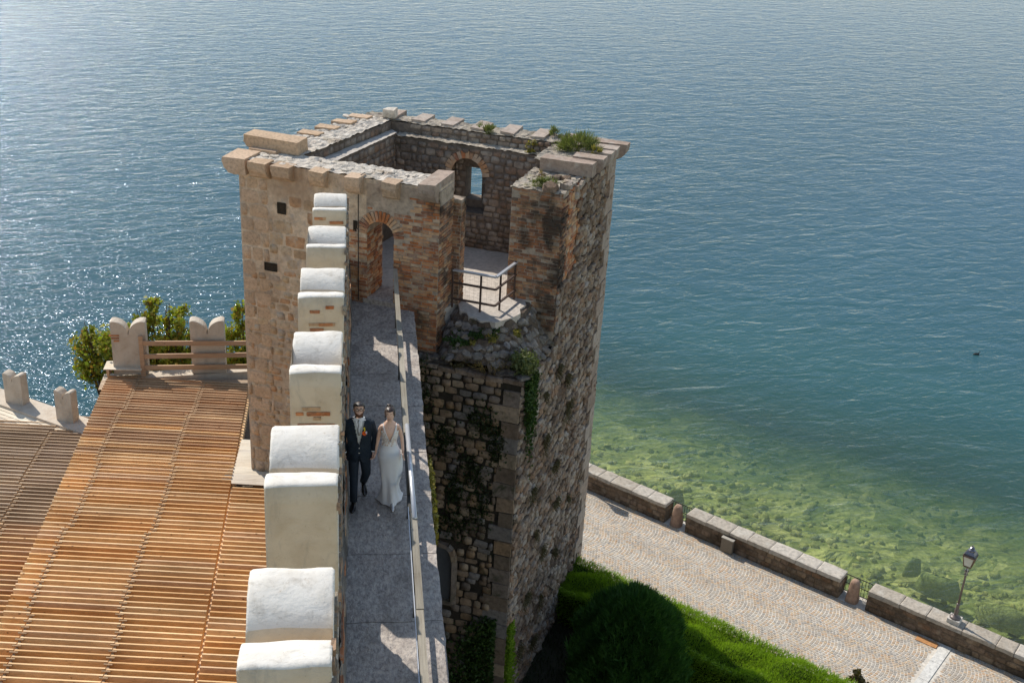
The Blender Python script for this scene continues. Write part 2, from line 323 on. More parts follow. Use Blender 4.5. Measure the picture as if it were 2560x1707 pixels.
m_brown = leaf_mat('brown_tuft', [(.10, .08, .03), (.07, .06, .025), (.12, .09, .045)], .2)
m_bark = plain('bark', (.09, .06, .04), .9, .1, 0, .3, 12)

def leaves(name, centers, nrm, size, mat, parent=None, aspect=1.6, up=0.0, kind='leaf'):
    """one mesh of many small leaf faces; centers Nx3, nrm Nx3 rough outward direction"""
    N = len(centers); c = np.asarray(centers, float); n_ = np.asarray(nrm, float)
    sz = size * rng.uniform(.6, 1.35, N)[:, None]
    if kind == 'leaf':
        d = rng.normal(size=(N, 3)); d += n_ * .8; d[:, 2] += up; d /= np.linalg.norm(d, axis=1)[:, None]
        a = np.cross(d, rng.normal(size=(N, 3))); a /= np.linalg.norm(a, axis=1)[:, None] + 1e-9; b = np.cross(d, a)
        L = a * sz * aspect / 2; Wd = b * sz / 2; bend = d * sz * .18
        v = np.stack([c - L, c + Wd + bend, c + L, c - Wd + bend], 1)
    else:   # blade: tall thin faces growing outwards
        d = n_ + rng.normal(size=(N, 3)) * .45; d[:, 2] += up; d /= np.linalg.norm(d, axis=1)[:, None]
        a = np.cross(d, rng.normal(size=(N, 3))); a /= np.linalg.norm(a, axis=1)[:, None] + 1e-9
        L = d * sz * aspect; Wd = a * sz * .16
        v = np.stack([c - Wd, c + Wd, c + L * .6 + Wd * .8, c + L], 1)
    v = v.reshape(-1, 3)
    me = bpy.data.meshes.new(name); me.vertices.add(4 * N); me.vertices.foreach_set('co', v.ravel().astype(np.float32))
    me.loops.add(4 * N); me.loops.foreach_set('vertex_index', np.arange(4 * N, dtype=np.int32))
    me.polygons.add(N); me.polygons.foreach_set('loop_start', np.arange(0, 4 * N, 4, dtype=np.int32)); me.polygons.foreach_set('loop_total', np.full(N, 4, dtype=np.int32))
    me.materials.append(mat); me.update(calc_edges=True)
    o = bpy.data.objects.new(name, me); return link(o, parent)

def blob_pts(c, r, n, shell=.5):
    """points in an uneven ellipsoid with clumps"""
    k = max(6, n // 60); cl = rng.normal(size=(k, 3)); cl /= np.linalg.norm(cl, axis=1)[:, None]; cl *= rng.uniform(shell, 1.0, k)[:, None]
    idx = rng.integers(0, k, n); p = cl[idx] + rng.normal(size=(n, 3)) * .17
    nn = p / (np.linalg.norm(p, axis=1)[:, None] + 1e-6)
    return p * np.array(r) + np.array(c), nn

def bush(name, c, r, n, size, mat, label, cat, group=None, kind='leaf', up=.4, stems=5, half=True, aspect=1.6):
    c = Vector(c); o = thing(name, c, label, cat, group)
    p, nn = blob_pts(c + Vector((0, 0, r[2] * .45 if half else 0)), r, n)
    if half: k = p[:, 2] > c.z - .03; p = p[k]; nn = nn[k]
    leaves('foliage', p, nn, size, mat, o, aspect, up, kind)
    mb = MB()
    for i in range(stems):
        a = random.uniform(0, 6.28); q = c + Vector((math.cos(a) * r[0] * .5, math.sin(a) * r[1] * .5, r[2] * .8 if half else random.uniform(-.5, .6) * r[2]))
        mb.tube([c + Vector((math.cos(a) * .02, math.sin(a) * .02, -.02)), c.lerp(q, .5) + Vector((0, 0, .03)), q], [.008, .006, .003], 4)
    st_ = mb.build('stem', m_bark, o); st_['kind'] = 'stuff'; return o

# ------------------------------------------------------------------ masonry
def block_variants(kind, n=10):
    out = []
    for k in range(n):
        if kind == 'brick': pull, jit, dj = .03, .02, .12
        elif kind == 'stone': pull, jit, dj = .10, .05, .25
        else: pull, jit, dj = .17, .09, .5
        g = []
        for j in range(3):
            for i in range(3):
                x = (i - 1) * .5; z = (j - 1) * .5; corner = (i != 1 and j != 1)
                if corner: x *= 1 - pull * random.uniform(.6, 1.8); z *= 1 - pull * random.uniform(.6, 1.8)
                x += random.uniform(-jit, jit); z += random.uniform(-jit, jit)
                y = 1.0 if (i == 1 and j == 1) else (1 - dj * random.uniform(.4, 1))
                y += random.uniform(-dj, dj) * .35
                g.append((x * (.94 if kind != 'brick' else .98), y, z * (.94 if kind != 'brick' else .98)))
        ring = [0, 1, 2, 5, 8, 7, 6, 3]
        v = g + [(g[r][0] * 1.06, 0.0, g[r][2] * 1.06) for r in ring]
        f = [(0, 1, 4, 3), (1, 2, 5, 4), (3, 4, 7, 6), (4, 5, 8, 7)]
        f = [q[::-1] for q in f]
        for a in range(8): b = (a + 1) % 8; f.append((ring[a], ring[b], 9 + b, 9 + a))
        out.append((np.array(v), f))
    return out
VAR = {k: block_variants(k) for k in ('brick', 'stone', 'rubble')}
VMESH = {}
BLOCKS = []      # (name, kind, variant, matrix, mat, parent, pixel size)
def wall_blocks(name, kind, parent, O, U, N, u0, u1, z0, z1, ch, ln, mat, depth, gap=.012, skip=None, jit=.0, rot=0.0, dvar=.4, chv=.0):
    """courses of blocks on the vertical face through O along U with outward normal N"""
    U = Vector(U).normalized(); N = Vector(N).normalized(); Z = Vector((0, 0, 1)); z = z0; r = 0
    while z < z1 - ch * .35:
        h = ch * (1 + random.uniform(-chv, chv)); h = min(h, max(z1 - z, ch * .5)); u = u0 - (random.random() * ln[0] if kind != 'brick' else (r % 2) * ln[0] * .5)
        while u < u1:
            L = random.uniform(*ln); a, b = max(u, u0), min(u + L, u1); u += L
            if b - a < ln[0] * .3: continue
            uc, zc = (a + b) / 2, z + h / 2
            if skip and skip(uc, zc): continue
            ju = random.uniform(-jit, jit) * ln[0]; jz = random.uniform(-jit, jit) * h
            P = Vector(O) + U * (uc + ju) + Z * (zc + jz); d = depth * random.uniform(1 - dvar, 1 + dvar)
            M = Matrix((U * (b - a - gap), N * d, Z * (h - gap))).transposed().to_4x4()
            if rot: M = Matrix.Rotation(random.gauss(0, rot), 4, N) @ M
            M.translation = P - N * .01
            px = pix(P); vis = N.dot((Vector((0, 0, H)) - P).normalized())
            inside = -30 < px[0] < 2590 and -30 < px[1] < 1740 and vis > 0.02
            s_ = (b - a) * F_PX / px[2] * math.sqrt(max(vis, 0)) if inside else 0
            BLOCKS.append((name, kind, random.randrange(10), M, mat, parent, s_))
        z += h; r += 1
def flush_blocks():
    by = {}
    for b in BLOCKS: by.setdefault((b[0], root_of(b[5])), []).append(b)
    for key, L in by.items():
        L.sort(key=lambda b: -b[6])
        solo = [b for b in L[:300] if b[6] > 5]; rest = L[len(solo):]
        for (nm, kd, vr, M, mat, par, s_) in solo:
            k = (kd, vr, mat.name)
            if k not in VMESH:
                me = bpy.data.meshes.new(nm); v, f = VAR[kd][vr]; me.from_pydata([tuple(p) for p in v], [], f); me.materials.append(mat)
                if kd == 'stone': me.polygons.foreach_set('use_smooth', [True] * len(f))
                me.update(); VMESH[k] = me
            o = bpy.data.objects.new(nm, VMESH[k]); o.matrix_basis = M; link(o, par)
        g = {}
        for b in rest: g.setdefault((b[4].name, b[5].name), []).append(b)
        for (mn, pn), LL in g.items():
            V = []; Fc = []; base = 0
            for (nm, kd, vr, M, mat, par, s_) in LL:
                v, f = VAR[kd][vr]; A = np.array(M)[:3]; V.append(v @ A[:, :3].T + A[:, 3]); Fc += [tuple(i + base for i in q) for q in f]; base += len(v)
            V = np.concatenate(V)
            me = bpy.data.meshes.new(LL[0][0]); me.from_pydata(V.tolist(), [], Fc); me.materials.append(LL[0][4])
            if LL[0][1] == 'stone': me.polygons.foreach_set('use_smooth', [True] * len(Fc))
            me.update(); o = bpy.data.objects.new({'brick': 'brickwork', 'cobblestone': 'cobblestones'}.get(LL[0][0], 'stonework'), me); link(o, LL[0][5]); o['kind'] = 'stuff'
def root_of(o):
    while o.parent is not None: o = o.parent
    return o.name

def noisy_top(name, poly_fn, nu, nv, mat, parent, amp=.03, smooth=False):
    """rough grid surface; poly_fn(a,b) -> Vector for a,b in 0..1"""
    v = []; f = []
    for j in range(nv + 1):
        for i in range(nu + 1):
            p = poly_fn(i / nu, j / nv); v.append(p + Vector((random.uniform(-amp, amp) * .6, random.uniform(-amp, amp) * .6, random.uniform(-amp, amp))))
    for j in range(nv):
        for i in range(nu): a = j * (nu + 1) + i; f.append((a, a + 1, a + nu + 2, a + nu + 1))
    return meshobj(name, v, f, mat, parent, smooth)

# ================================================================== WATER AND GROUND
tag(meshobj('lake', [(-3000, -200, -12), (3000, -200, -12), (3000, 6000, -12), (-3000, 6000, -12)], [(0, 1, 2, 3)], m_water), kind='structure')
def bedz(x, y):
    d = (Vector((x, y, 0)) - SP).dot(SOUT); return -12.45 - max(0, d) * .16 + .25 * math.sin(x * .9 + y * .4) * math.sin(y * .7)
bv = []; bf = []; NB = 90
for j in range(NB + 1):
    for i in range(NB + 1):
        q = SP + SDIR * (-30 + 75 * i / NB) + SOUT * (-2 + 42 * j / NB); bv.append((q.x, q.y, bedz(q.x, q.y) + random.uniform(-.08, .08)))
for j in range(NB):
    for i in range(NB): a = j * (NB + 1) + i; bf.append((a, a + 1, a + NB + 2, a + NB + 1))
tag(meshobj('lake_bed', bv, bf, m_bed, smooth=True), kind='structure')
bd = MB(); bd.add([(-3000, -200, -30), (3000, -200, -30), (3000, 6000, -30), (-3000, 6000, -30)], [(0, 1, 2, 3)])
tag(bd.build('deep_lake_bed', m_bed), kind='structure')
m_subrock = stone('sunk_rock', [(.46, .42, .2), (.36, .34, .16), (.55, .48, .25), (.34, .33, .16)], dirt=(.3, .29, .14), dirt_amt=(.6, .9), bump=.03)
m_subdark = stone('weedy_rock', [(.26, .27, .13), (.30, .30, .15)], dirt=(.09, .1, .04), bump=.05)
sr = MB()
for i in range(1500):
    a = random.uniform(-4, 22); b = abs(random.gauss(0, 1)) * 7 + .3; q = SP + SDIR * a + SOUT * b
    rr = random.uniform(.06, .2) * (1.6 if random.random() < .1 else 1); z = bedz(q.x, q.y)
    Mx = Euler((R(90) + random.gauss(0, .35), random.gauss(0, .3), random.random() * 6)).to_matrix()
    v, f = VAR['rubble'][i % 10]
    sr.add([Mx @ Vector(((p[0]) * rr * 2, (p[1] - .5) * rr * .8, p[2] * rr * 1.6)) + Vector((q.x, q.y, z + .05)) for p in v], f)
o = sr.build('sunken_stones', m_subrock, smooth=True); tag(o, 'yellowish stones lying on the shallow lake bed beside the promenade', 'stones', kind='stuff')
for k, (px, py, L, an) in enumerate([(2350, 1440, 1.7, -.5), (2520, 1520, 2.2, -.6), (2285, 1395, .8, .2), (1690, 1222, .8, .1), (1815, 1300, .5, 0)]):
    q = atz(px, py, -12.3); v = []; f = []
    n = 12
    for j in range(3):
        for i in range(n):
            a = 2 * math.pi * i / n; rr = (1, .75, .3)[j] * random.uniform(.8, 1.1)
            v.append((math.cos(a) * L * .5 * rr, math.sin(a) * L * .2 * rr, (-.5, .0, .12)[j] + random.uniform(-.04, .04)))
    for j in range(2):
        for i in range(n): f.append((j * n + i, j * n + (i + 1) % n, (j + 1) * n + (i + 1) % n, (j + 1) * n + i))
    f.append(tuple(range(2 * n, 3 * n)))
    o = meshobj('sunken_rock', v, f, m_subdark, None, True, Matrix.Translation(q - Vector((0, 0, .15))) @ Matrix.Rotation(an, 4, 'Z'))
    tag(o, ['long dark rock under water left of the lamp post top', 'dark reef edge under water at the right edge of the picture', 'small dark rock under the shallow water left of the lantern', 'black rock under water beyond the first wall gap', 'small dark stone under water beyond the wall with the grey box'][k], 'rock', 'dark rocks under the shallow water')

G = -10.8; GD = -10.62
def seaw(a, off=0.0, z=0.0): q = SP + SDIR * a + SOUT * off; return Vector((q.x, q.y, z))
# promenade as an embankment slab, with cobbles laid in scallops
m_grout = stone('pale_grout', [(.60, .55, .48)], dirt=(.48, .42, .35), bump=.006)
pp = [seaw(-14, .55), seaw(26, .55), seaw(26, -30), seaw(-14, -30)]
prom = MB().prism([(p.x, p.y) for p in pp], -13.5, G).build('promenade', m_grout); tag(prom, kind='structure')
m_cob = stone('cobble', [(.42, .34, .26), (.36, .31, .26), (.46, .35, .25), (.33, .30, .265), (.48, .36, .24), (.40, .36, .31), (.45, .31, .2), (.38, .33, .27)], dirt=(.3, .25, .2), dirt_amt=(.55, .85), bump=.006, nscale=14)
CV = []; CF = []
def cob(c, ex, ey, a, b, h):
    base = len(CV)
    for (i, j, k, sh) in ((-1, -1, 0, 1), (1, -1, 0, 1), (1, 1, 0, 1), (-1, 1, 0, 1), (-1, -1, 1, .86), (1, -1, 1, .86), (1, 1, 1, .86), (-1, 1, 1, .86)):
        q = c + ex * (i * a / 2 * sh * random.uniform(.93, 1.05)) + ey * (j * b / 2 * sh * random.uniform(.93, 1.05)); CV.append((q.x, q.y, G - .004 + k * h))
    for q in ((4, 5, 6, 7), (0, 1, 5, 4), (1, 2, 6, 5), (2, 3, 7, 6), (3, 0, 4, 7)): CF.append(tuple(base + t for t in q))
Wc = 1.42; Rc = Wc * .74
for k in range(-1, 4):
    off0 = -.32 - Wc * (k + .5)
    for r in range(0, 265):
        a0 = -3.5 + r * .104
        nst = 15
        for i in range(nst):
            th = (i + .5 - nst / 2) / nst * 2 * math.asin(Wc / 2 / Rc); x = Rc * math.sin(th); y = Rc * (math.cos(th) - 1)
            off = off0 + x; al = a0 - y * (-1) + (0.05 if k % 2 else 0)
            if off > -.30 or off < -4.7: continue
            P = seaw(al, off)
            if 12.55 < (al) < 13.1: continue
            pq = pix((P.x, P.y, G))
            if not (1380 < pq[0] < 2620 and 1150 < pq[1] < 1760): continue
            tx = math.cos(th); ty = -math.sin(th)
            ex = (SOUT * tx - SDIR * ty * (-1) * (-1)); ex = (SOUT * tx + SDIR * (-ty) * (-1)).normalized(); ey = Vector((-ex.y, ex.x, 0))
            cob(P, ex, ey, .092 * random.uniform(.85, 1.02), .082 * random.uniform(.9, 1.08), .012 * random.uniform(.6, 1.3))
for r in range(0, 330):     # straight course along the wall foot
    for c_ in range(3):
        P = seaw(-3.5 + r * .083 + c_ * .04, -.06 - c_ * .095)
        if 12.55 < -3.5 + r * .083 < 13.1: continue
        cob(P, SDIR, SOUT, .076, .085, .012)
o = meshobj('cobblestones', CV, CF, m_cob, prom); o['kind'] = 'stuff'
m_band = stone('white_band_stone', [(.62, .60, .56)], dirt=(.5, .47, .42), bump=.004)
mb = MB()
for i in range(6):
    a = seaw(12.83, -.05 - i * .95, G + .008); b = seaw(12.83 - .0, -.05 - i * .95 - .94, G + .008); mb = MB().bar(a, b, .3, .03); mb.build('band_slab', m_band, prom)
MB().bar(seaw(12.62, -.24, G + .01), seaw(12.0, -.24, G + .01), .24, .03).build('orange_slab', stone('orange_slab_stone', [(.48, .24, .1)], dirt=(.36, .2, .1), bump=.004), prom)

gp = [seaw(-14, -4.75), seaw(26, -4.75), seaw(26, -28), seaw(-14, -28)]
tag(MB().prism([(p.x, p.y) for p in gp], -12.5, GD).build('garden_ground', m_soil), kind='structure')

# ---- sea wall in three stretches with bollards in the gaps
m_cope = stone('coping_stone', [(.40, .35, .29), (.44, .39, .33), (.37, .32, .26), (.47, .42, .36)], dirt=(.27, .22, .17), dirt_amt=(.52, .8), light=(.5, .46, .4), bump=.014)
m_seaw = stone('sea_wall_stone', [(.20, .14, .095), (.24, .17, .12), (.16, .12, .085), (.28, .2, .13), (.21, .13, .08)], dirt=(.07, .05, .035), dirt_amt=(.48, .66), light=(.33, .26, .19), bump=.035)
m_seabed = stone('sea_wall_core', [(.17, .125, .09)], dirt=(.08, .06, .042), dirt_amt=(.45, .65), bump=.03, light=(.26, .2, .15))
def al_of(px, py, z=G): q = atz(px, py, z); return (q - SP).dot(SDIR)
A1 = al_of(1664, 1303); A2 = al_of(1716, 1325); A3 = al_of(2100, 1487); A4 = al_of(2168, 1517)
seg = [(-9.5, A1, 'stone promenade wall nearest the tower, running up to the first gap'), (A2, A3, 'middle stretch of promenade wall with the grey box against it'), (A4, 24, 'promenade wall that carries the street lamp, at the right edge')]
WT = .5
for (a0, a1, lab) in seg:
    wl = thing('sea_wall', seaw((a0 + a1) / 2, .25, G), lab, 'wall', 'promenade wall stretches')
    c = [seaw(a0, 0), seaw(a1, 0), seaw(a1, WT), seaw(a0, WT)]
    MB().prism([(p.x, p.y) for p in c], -13, G + .57).build('wall_core', m_seabed, wl)
    wall_blocks('stone', 'stone', wl, seaw(0, 0, 0), SDIR, -SOUT, a0, a1, G, G + .58, .19, (.2, .5), m_seaw, .03, .02, jit=.05, rot=.03, chv=.2)
    wall_blocks('stone', 'stone', wl, seaw(a1, 0, 0), SOUT, SDIR, 0, WT, G, G + .58, .2, (.2, .3), m_seaw, .03, .02)
    a = a0
    while a < a1 - .05:
        L = min(random.uniform(.5, 1.05), a1 - a)
        if a1 - a - L < .25: L = a1 - a
        cm = MB(); ex = SDIR; n0 = 3
        pts = []
        for zz in (G + .575, G + .70):
            ring = []
            for (aa, oo) in ((a + .008, -.03), (a + L * .5, -.035), (a + L - .008, -.03), (a + L - .008, WT * .5), (a + L - .008, WT + .03), (a + L * .5, WT + .03), (a + .008, WT + .03), (a + .008, WT * .5)):
                ring.append(seaw(aa, oo + random.uniform(-.012, .012), zz + (random.uniform(-.015, .012))))
            pts.append(ring)
        pts.append([p.lerp(seaw(a + L / 2, WT / 2, G + .715), .12) + Vector((0, 0, .012)) for p in pts[1]])
        cm.rings(pts).build('coping_stone', m_cope, wl); a += L
def bollard(px, py, lab):
    q = atz(px, py, G); a = (q - SP).dot(SDIR); c = seaw(a, .18, G)
    t = thing('stone_bollard', c, lab, 'bollard', 'stone bollards in the gaps of the promenade wall')
    rs = []
    for (z, s_) in ((-.1, .2), (0, .195), (.3, .17), (.55, .145), (.68, .13), (.74, .10), (.77, .05)):
        rs.append([c + SDIR * (math.copysign(abs(math.cos(k * math.pi / 6)) ** .6, math.cos(k * math.pi / 6)) * s_) + SOUT * (math.copysign(abs(math.sin(k * math.pi / 6)) ** .6, math.sin(k * math.pi / 6)) * s_) + Vector((0, 0, z)) for k in range(12)])
    o = MB().rings(rs).build('shaft', stone('bollard_stone', [(.38, .25, .18)], dirt=(.25, .16, .11), bump=.02), t, True)
def gapfence(a0, a1, lab):
    c = seaw((a0 + a1) / 2, .42, G); t = thing('iron_fence', c, lab, 'fence', 'iron fences closing the gaps in the promenade wall')
    for z in (.1, .38, .68):
        MB().bar(seaw(a0 - .02, .42, G + z), seaw(a1 + .02, .42, G + z), .02, .02).build('rail', m_dkiron, t)
    n = 9
    for i in range(n):
        a = a0 + (a1 - a0) * (i + .5) / n; MB().bar(seaw(a, .42, G + .02), seaw(a, .42, G + .68), .012, .012, SDIR).build('bar', m_dkiron, t)
    t2 = MB().bar(seaw(a0 + .0, .25, G + .006), seaw(a1, .25, G + .006), .55, .02)
for (a0, a1, px, py, l1, l2) in ((A1, A2, 1692, 1310, 'tapered reddish stone bollard in the wall gap nearest the tower', 'low dark iron fence behind the bollard nearest the tower'), (A3, A4, 2137, 1492, 'tapered reddish stone bollard in the gap left of the street lamp', 'low dark iron fence behind the bollard left of the street lamp')):
    bollard(px, py, l1); gapfence(a0, a1, l2)
qb = atz(1818, 1378, G); ab = (qb - SP).dot(SDIR)
bx = thing('utility_box', seaw(ab, -.1, G), 'flat brown-grey metal box standing against the promenade wall', 'utility box')
m_box = plain('box_metal', (.19, .16, .125), .5, .4, .2, .05)
MB().bar(seaw(ab - .2, -.12, G + .26), seaw(ab + .2, -.12, G + .26), .12, .5).build('casing', m_box, bx)
MB().bar(seaw(ab - .215, -.12, G + .52), seaw(ab + .215, -.12, G + .52), .15, .025).build('lid', plain('box_lid', (.38, .35, .3), .5), bx)

# ---- street lamps (one in view, one behind the tower that throws its shadow on the cobbles)
m_lampiron = plain('lamp_iron', (.16, .13, .12), .45, .5, .5, .1)
m_lampcap = plain('lamp_cap_metal', (.22, .21, .23), .25, .5, .9, .05)
def glass_mat():
    M = NM('lantern_glass', .25, .5); M.base((.72, .70, .62)); M.b.inputs['Alpha'].default_value = .75; return M.m
m_glass = glass_mat()
m_plinth = stone('plinth_stone', [(.60, .56, .51)], dirt=(.5, .46, .4), bump=.006)
def lamp(a, lab):
    c = seaw(a, .25, G + .70); t = thing('street_lamp', c, lab, 'street lamp', 'street lamps on the promenade wall')
    rot = Matrix((SDIR, SOUT, Vector((0, 0, 1)))).transposed()
    MB().box(c + Vector((0, 0, .07)), (.34, .34, .16), rot).build('plinth', m_plinth, t)
    b = c + Vector((0, 0, .15))
    MB().lathe(b, [(.16, 0), (.16, .03), (.13, .06), (.07, .09), (.055, .2), (.075, .24), (.05, .3), (.045, .42), (.06, .46), (.035, .5)], 12).build('base', m_lampiron, t, True)
    MB().lathe(b, [(.033, .48), (.028, 1.45), (.026, 1.5)], 10).build('pole', m_lampiron, t, True)
    MB().lathe(b, [(.03, 1.46), (.055, 1.49), (.055, 1.52), (.03, 1.56), (.075, 1.62), (.03, 1.68), (.02, 1.75), (.02, 1.80)], 12).build('collar', m_lampcap, t, True)
    zl = b.z + 1.80
    def sq(r, z, tw=0): return [Vector((b.x, b.y, zl + z)) + rot @ Vector((math.cos(math.pi / 4 + k * math.pi / 2) * r, math.sin(math.pi / 4 + k * math.pi / 2) * r, 0)) for k in range(4)]
    MB().rings([sq(.13, .02), sq(.215, .34)]).build('glass', m_glass, t)
    fr = MB(); lo = sq(.135, .0); hi = sq(.225, .35)
    for k in range(4):
        fr.bar(lo[k], hi[k], .02); fr.bar(lo[k], lo[(k + 1) % 4], .025); fr.bar(hi[k], hi[(k + 1) % 4], .03)
    fr.build('lantern_frame', plain('lantern_brass', (.16, .10, .07), .5, .4, .4), t)
    MB().rings([sq(.235, .36), sq(.20, .42), sq(.13, .50)]).lathe(Vector((b.x, b.y, zl)), [(.10, .48), (.10, .53), (.06, .57), (.07, .60), (.03, .63), (.015, .68)], 12).build('cap', m_lampcap, t)
    MB().lathe(Vector((b.x, b.y, zl)), [(.03, .05), (.045, .12), (.03, .2)], 8).build('bulb', plain('bulb_glass', (.8, .78, .7), .3), t, True)
lamp((atz(2399, 1534, G + .7) - SP).dot(SDIR), 'old-fashioned iron street lamp with square lantern, at the right edge')
q = atz(1538, 1284, G) + Vector((-.566, .824, 0)) * (2.85 / math.tan(R(SUN_EL)))
lamp((q - SP).dot(SDIR), 'street lamp hidden behind the tower, casting its shadow on the cobbles')

# ================================================================== TOWER
tower = thing('stone_tower', T(1, 2.5, GD), 'square ruined tower of stone and brick, open to the sky, beside the lake', 'tower')
def TP(l): return [(T(s, t, 0).x, T(s, t, 0).y) for s, t in l]
# lower body
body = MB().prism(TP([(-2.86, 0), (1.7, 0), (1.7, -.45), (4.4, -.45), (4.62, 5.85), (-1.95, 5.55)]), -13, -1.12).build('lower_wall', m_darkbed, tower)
floor = MB().prism(TP([(-2.5, .25), (2.1, .25), (2.3, .95), (2.42, .72), (2.52, .50), (2.70, .46), (2.82, .28), (3.02, .25), (3.15, .13), (3.34, .22), (3.5, .2), (3.62, .40), (3.77, .66), (3.86, .95), (3.76, 1.2), (3.82, 1.5), (3.7, 1.75), (4.3, 1.9), (4.45, 5.4), (-1.8, 5.2)]), -1.2, 0.0).build('floor', m_floor, tower)

def upper(poly, z0, z1, name, mat): return MB().prism(TP(poly), z0, z1).build(name, mat, tower)
# left wall and its inner ledge
lw = upper([(-2.86, .85), (-1.2, .85), (-.9, 4.56), (-1.0, 5.5), (-1.97, 5.5)], -1.1, 2.78, 'left_wall', m_innerbed)
upper([(-2.84, .85), (-1.62, .85), (-1.15, 4.75), (-1.2, 5.45), (-1.95, 5.45)], 2.75, 3.02, 'left_parapet', m_innerbed)
# front wall with the door arch: a solid left leaf, right pier, and the arch between
fw = upper([(-2.85, 0), (.38, 0), (.38, .88), (-2.85, .88)], -1.13, 2.95, 'front_wall', m_plaster)
pier = upper([(1.06, .001), (2.15, .001), (2.15, .84), (1.06, .84)], -1.25, 2.94, 'brick_pier', m_mortar)
door_s0, door_s1, spring = .40, 1.05, 1.72
av = []; cc = (door_s0 + door_s1) / 2; rr = (door_s1 - door_s0) / 2; prof = []
for k in range(11): a = math.pi - math.pi * k / 10; prof.append((cc + rr * math.cos(a), spring + rr * 1.05 * math.sin(a)))
prof += [(1.09, 2.9), (.35, 2.9)]
n = len(prof); v = [T(s, .002, z) for s, z in prof] + [T(s, .85, z) for s, z in prof]
meshobj('door_arch', v, [tuple(range(n)), tuple(range(n, 2 * n))[::-1]] + [(i, n + i, n + (i + 1) % n, (i + 1) % n) for i in range(n)], m_mortar, tower)
MB().prism(TP([(.30, -.02), (1.1, -.02), (1.1, .9), (.30, .9)]), -.5, .12).build('door_sill', m_slab, tower)
# arch ring bricks
ring = MB()
def ring_brick(par, c0, z0, rad, a, Lr, wd, depth, t0, mat):
    d = Vector((math.cos(a), 0, math.sin(a))); e = Vector((-math.sin(a), 0, math.cos(a)))
    cpt = Vector((c0, 0, z0)) + d * (rad + Lr / 2)
    def w3(q, t): return T(q.x, t, q.z)
    v, f = VAR['brick'][random.randrange(10)]
    o = meshobj('arch_brick', [w3(cpt + e * (p[0] * wd) + d * (p[2] * Lr), t0 - p[1] * depth) for p in v], f, mat, par)
for k in range(17):
    a = math.pi * (k + .5) / 17; ring_brick(tower, cc, spring - .02, rr + .01, a, .25, .065, .03, 0, m_brick)
# stone wall front, bricks around the door and on the pier
wall_blocks('stone', 'stone', fw, T(0, 0, 0), TU, -TV, -2.85, -2.1, -5.9, 2.62, .36, (.3, .8), m_corbel, .03, .035, chv=.15, dvar=.3, skip=lambda u, z: u > -2.5 and .1 < z < .75)
wall_blocks('stone', 'stone', fw, T(0, 0, 0), TU, -TV, -2.1, -.9, .2, 2.4, .3, (.3, .6), m_warm, .024, .03, skip=lambda u, z: (random.random() < .45) or (-2.1 < u < -1.4 and 1.65 < z < 2.3) or (-2.5 < u < -1.7 and z < .75), chv=.3, jit=.1)
wall_blocks('stone', 'stone', fw, T(0, 0, 0), TU, -TV, -2.75, .0, -5.9, .45, .19, (.16, .42), m_warm, .022, .035, skip=lambda u, z: random.random() < .12 or (-2.45 < u < -1.75 and z > .2), chv=.25, jit=.12, rot=.03)
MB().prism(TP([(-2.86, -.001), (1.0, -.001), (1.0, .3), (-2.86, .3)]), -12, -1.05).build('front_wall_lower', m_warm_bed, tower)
def holes(s0, s1, z0, z1):
    for a, b, c_, d_ in ((s0, s1, z0, z1),):
        v = [T(a, -.022, c_), T(b, -.022, c_), T(b, -.022, d_), T(a, -.022, d_)]
# putlog holes: shallow dents, the shade inside put into a near-black colour
m_hole = stone('hole_shade', [(.035, .028, .02)], bump=.02, dirt=(.02, .016, .012))
def putlog(s0, s1, z0, z1):
    ring_ = [(s0, z0), (s1, z0), (s1, z1), (s0, z1)]
    v = [T(s, -.024, z) for s, z in ring_] + [T(s, -.004, z) for s, z in [(s0 + .03, z0 + .03), (s1 - .03, z0 + .03), (s1 - .03, z1 - .03), (s0 + .03, z1 - .03)]]
    meshobj('putlog_hole', v, [(4, 5, 6, 7), (0, 1, 5, 4), (1, 2, 6, 5), (2, 3, 7, 6), (3, 0, 4, 7)], m_hole, tower)
putlog(-1.87, -1.64, 1.84, 2.12); putlog(-2.26, -1.92, .37, .58); putlog(.06, .16, 1.72, 1.98)
dsk = lambda u, z: (door_s0 - .02 < u < door_s1 + .02 and z < spring) or ((u - cc) ** 2 + ((z - spring) / 1.05) ** 2 < (rr + .27) ** 2 and z > spring - .1)
wall_blocks('brick', 'brick', fw, T(0, 0, 0), TU, -TV, -.28, .40, -.2, 1.75, .075, (.2, .27), m_brick, .02, .013, skip=lambda u, z: dsk(u, z) or (u < -.15 and random.random() < .5) or random.random() < .04, dvar=.5)
wall_blocks('brick', 'brick', pier, T(0, 0, 0), TU, -TV, 1.05, 2.15, -1.15, 2.72, .075, (.2, .28), m_brick, .02, .013, skip=lambda u, z: dsk(u, z) or random.random() < .03 or (z > 2.3 and u < 1.5), dvar=.5, jit=.03)
wall_blocks('brick', 'brick', fw, T(0, 0, 0), TU, -TV, .40, 1.05, spring + .2, 2.35, .075, (.2, .28), m_brick, .02, .013, skip=lambda u, z: dsk(u, z) or random.random() < .1, dvar=.5)
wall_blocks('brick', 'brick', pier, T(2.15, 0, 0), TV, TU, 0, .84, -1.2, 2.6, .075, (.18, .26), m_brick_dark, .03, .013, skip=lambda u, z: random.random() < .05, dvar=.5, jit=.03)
wall_blocks('brick', 'brick', fw, T(.38, 0, 0), TV, TU, .02, .87, .13, 1.9, .08, (.14, .24), m_brick, .03, .013, skip=lambda u, z: random.random() < .06, dvar=.6, jit=.05)
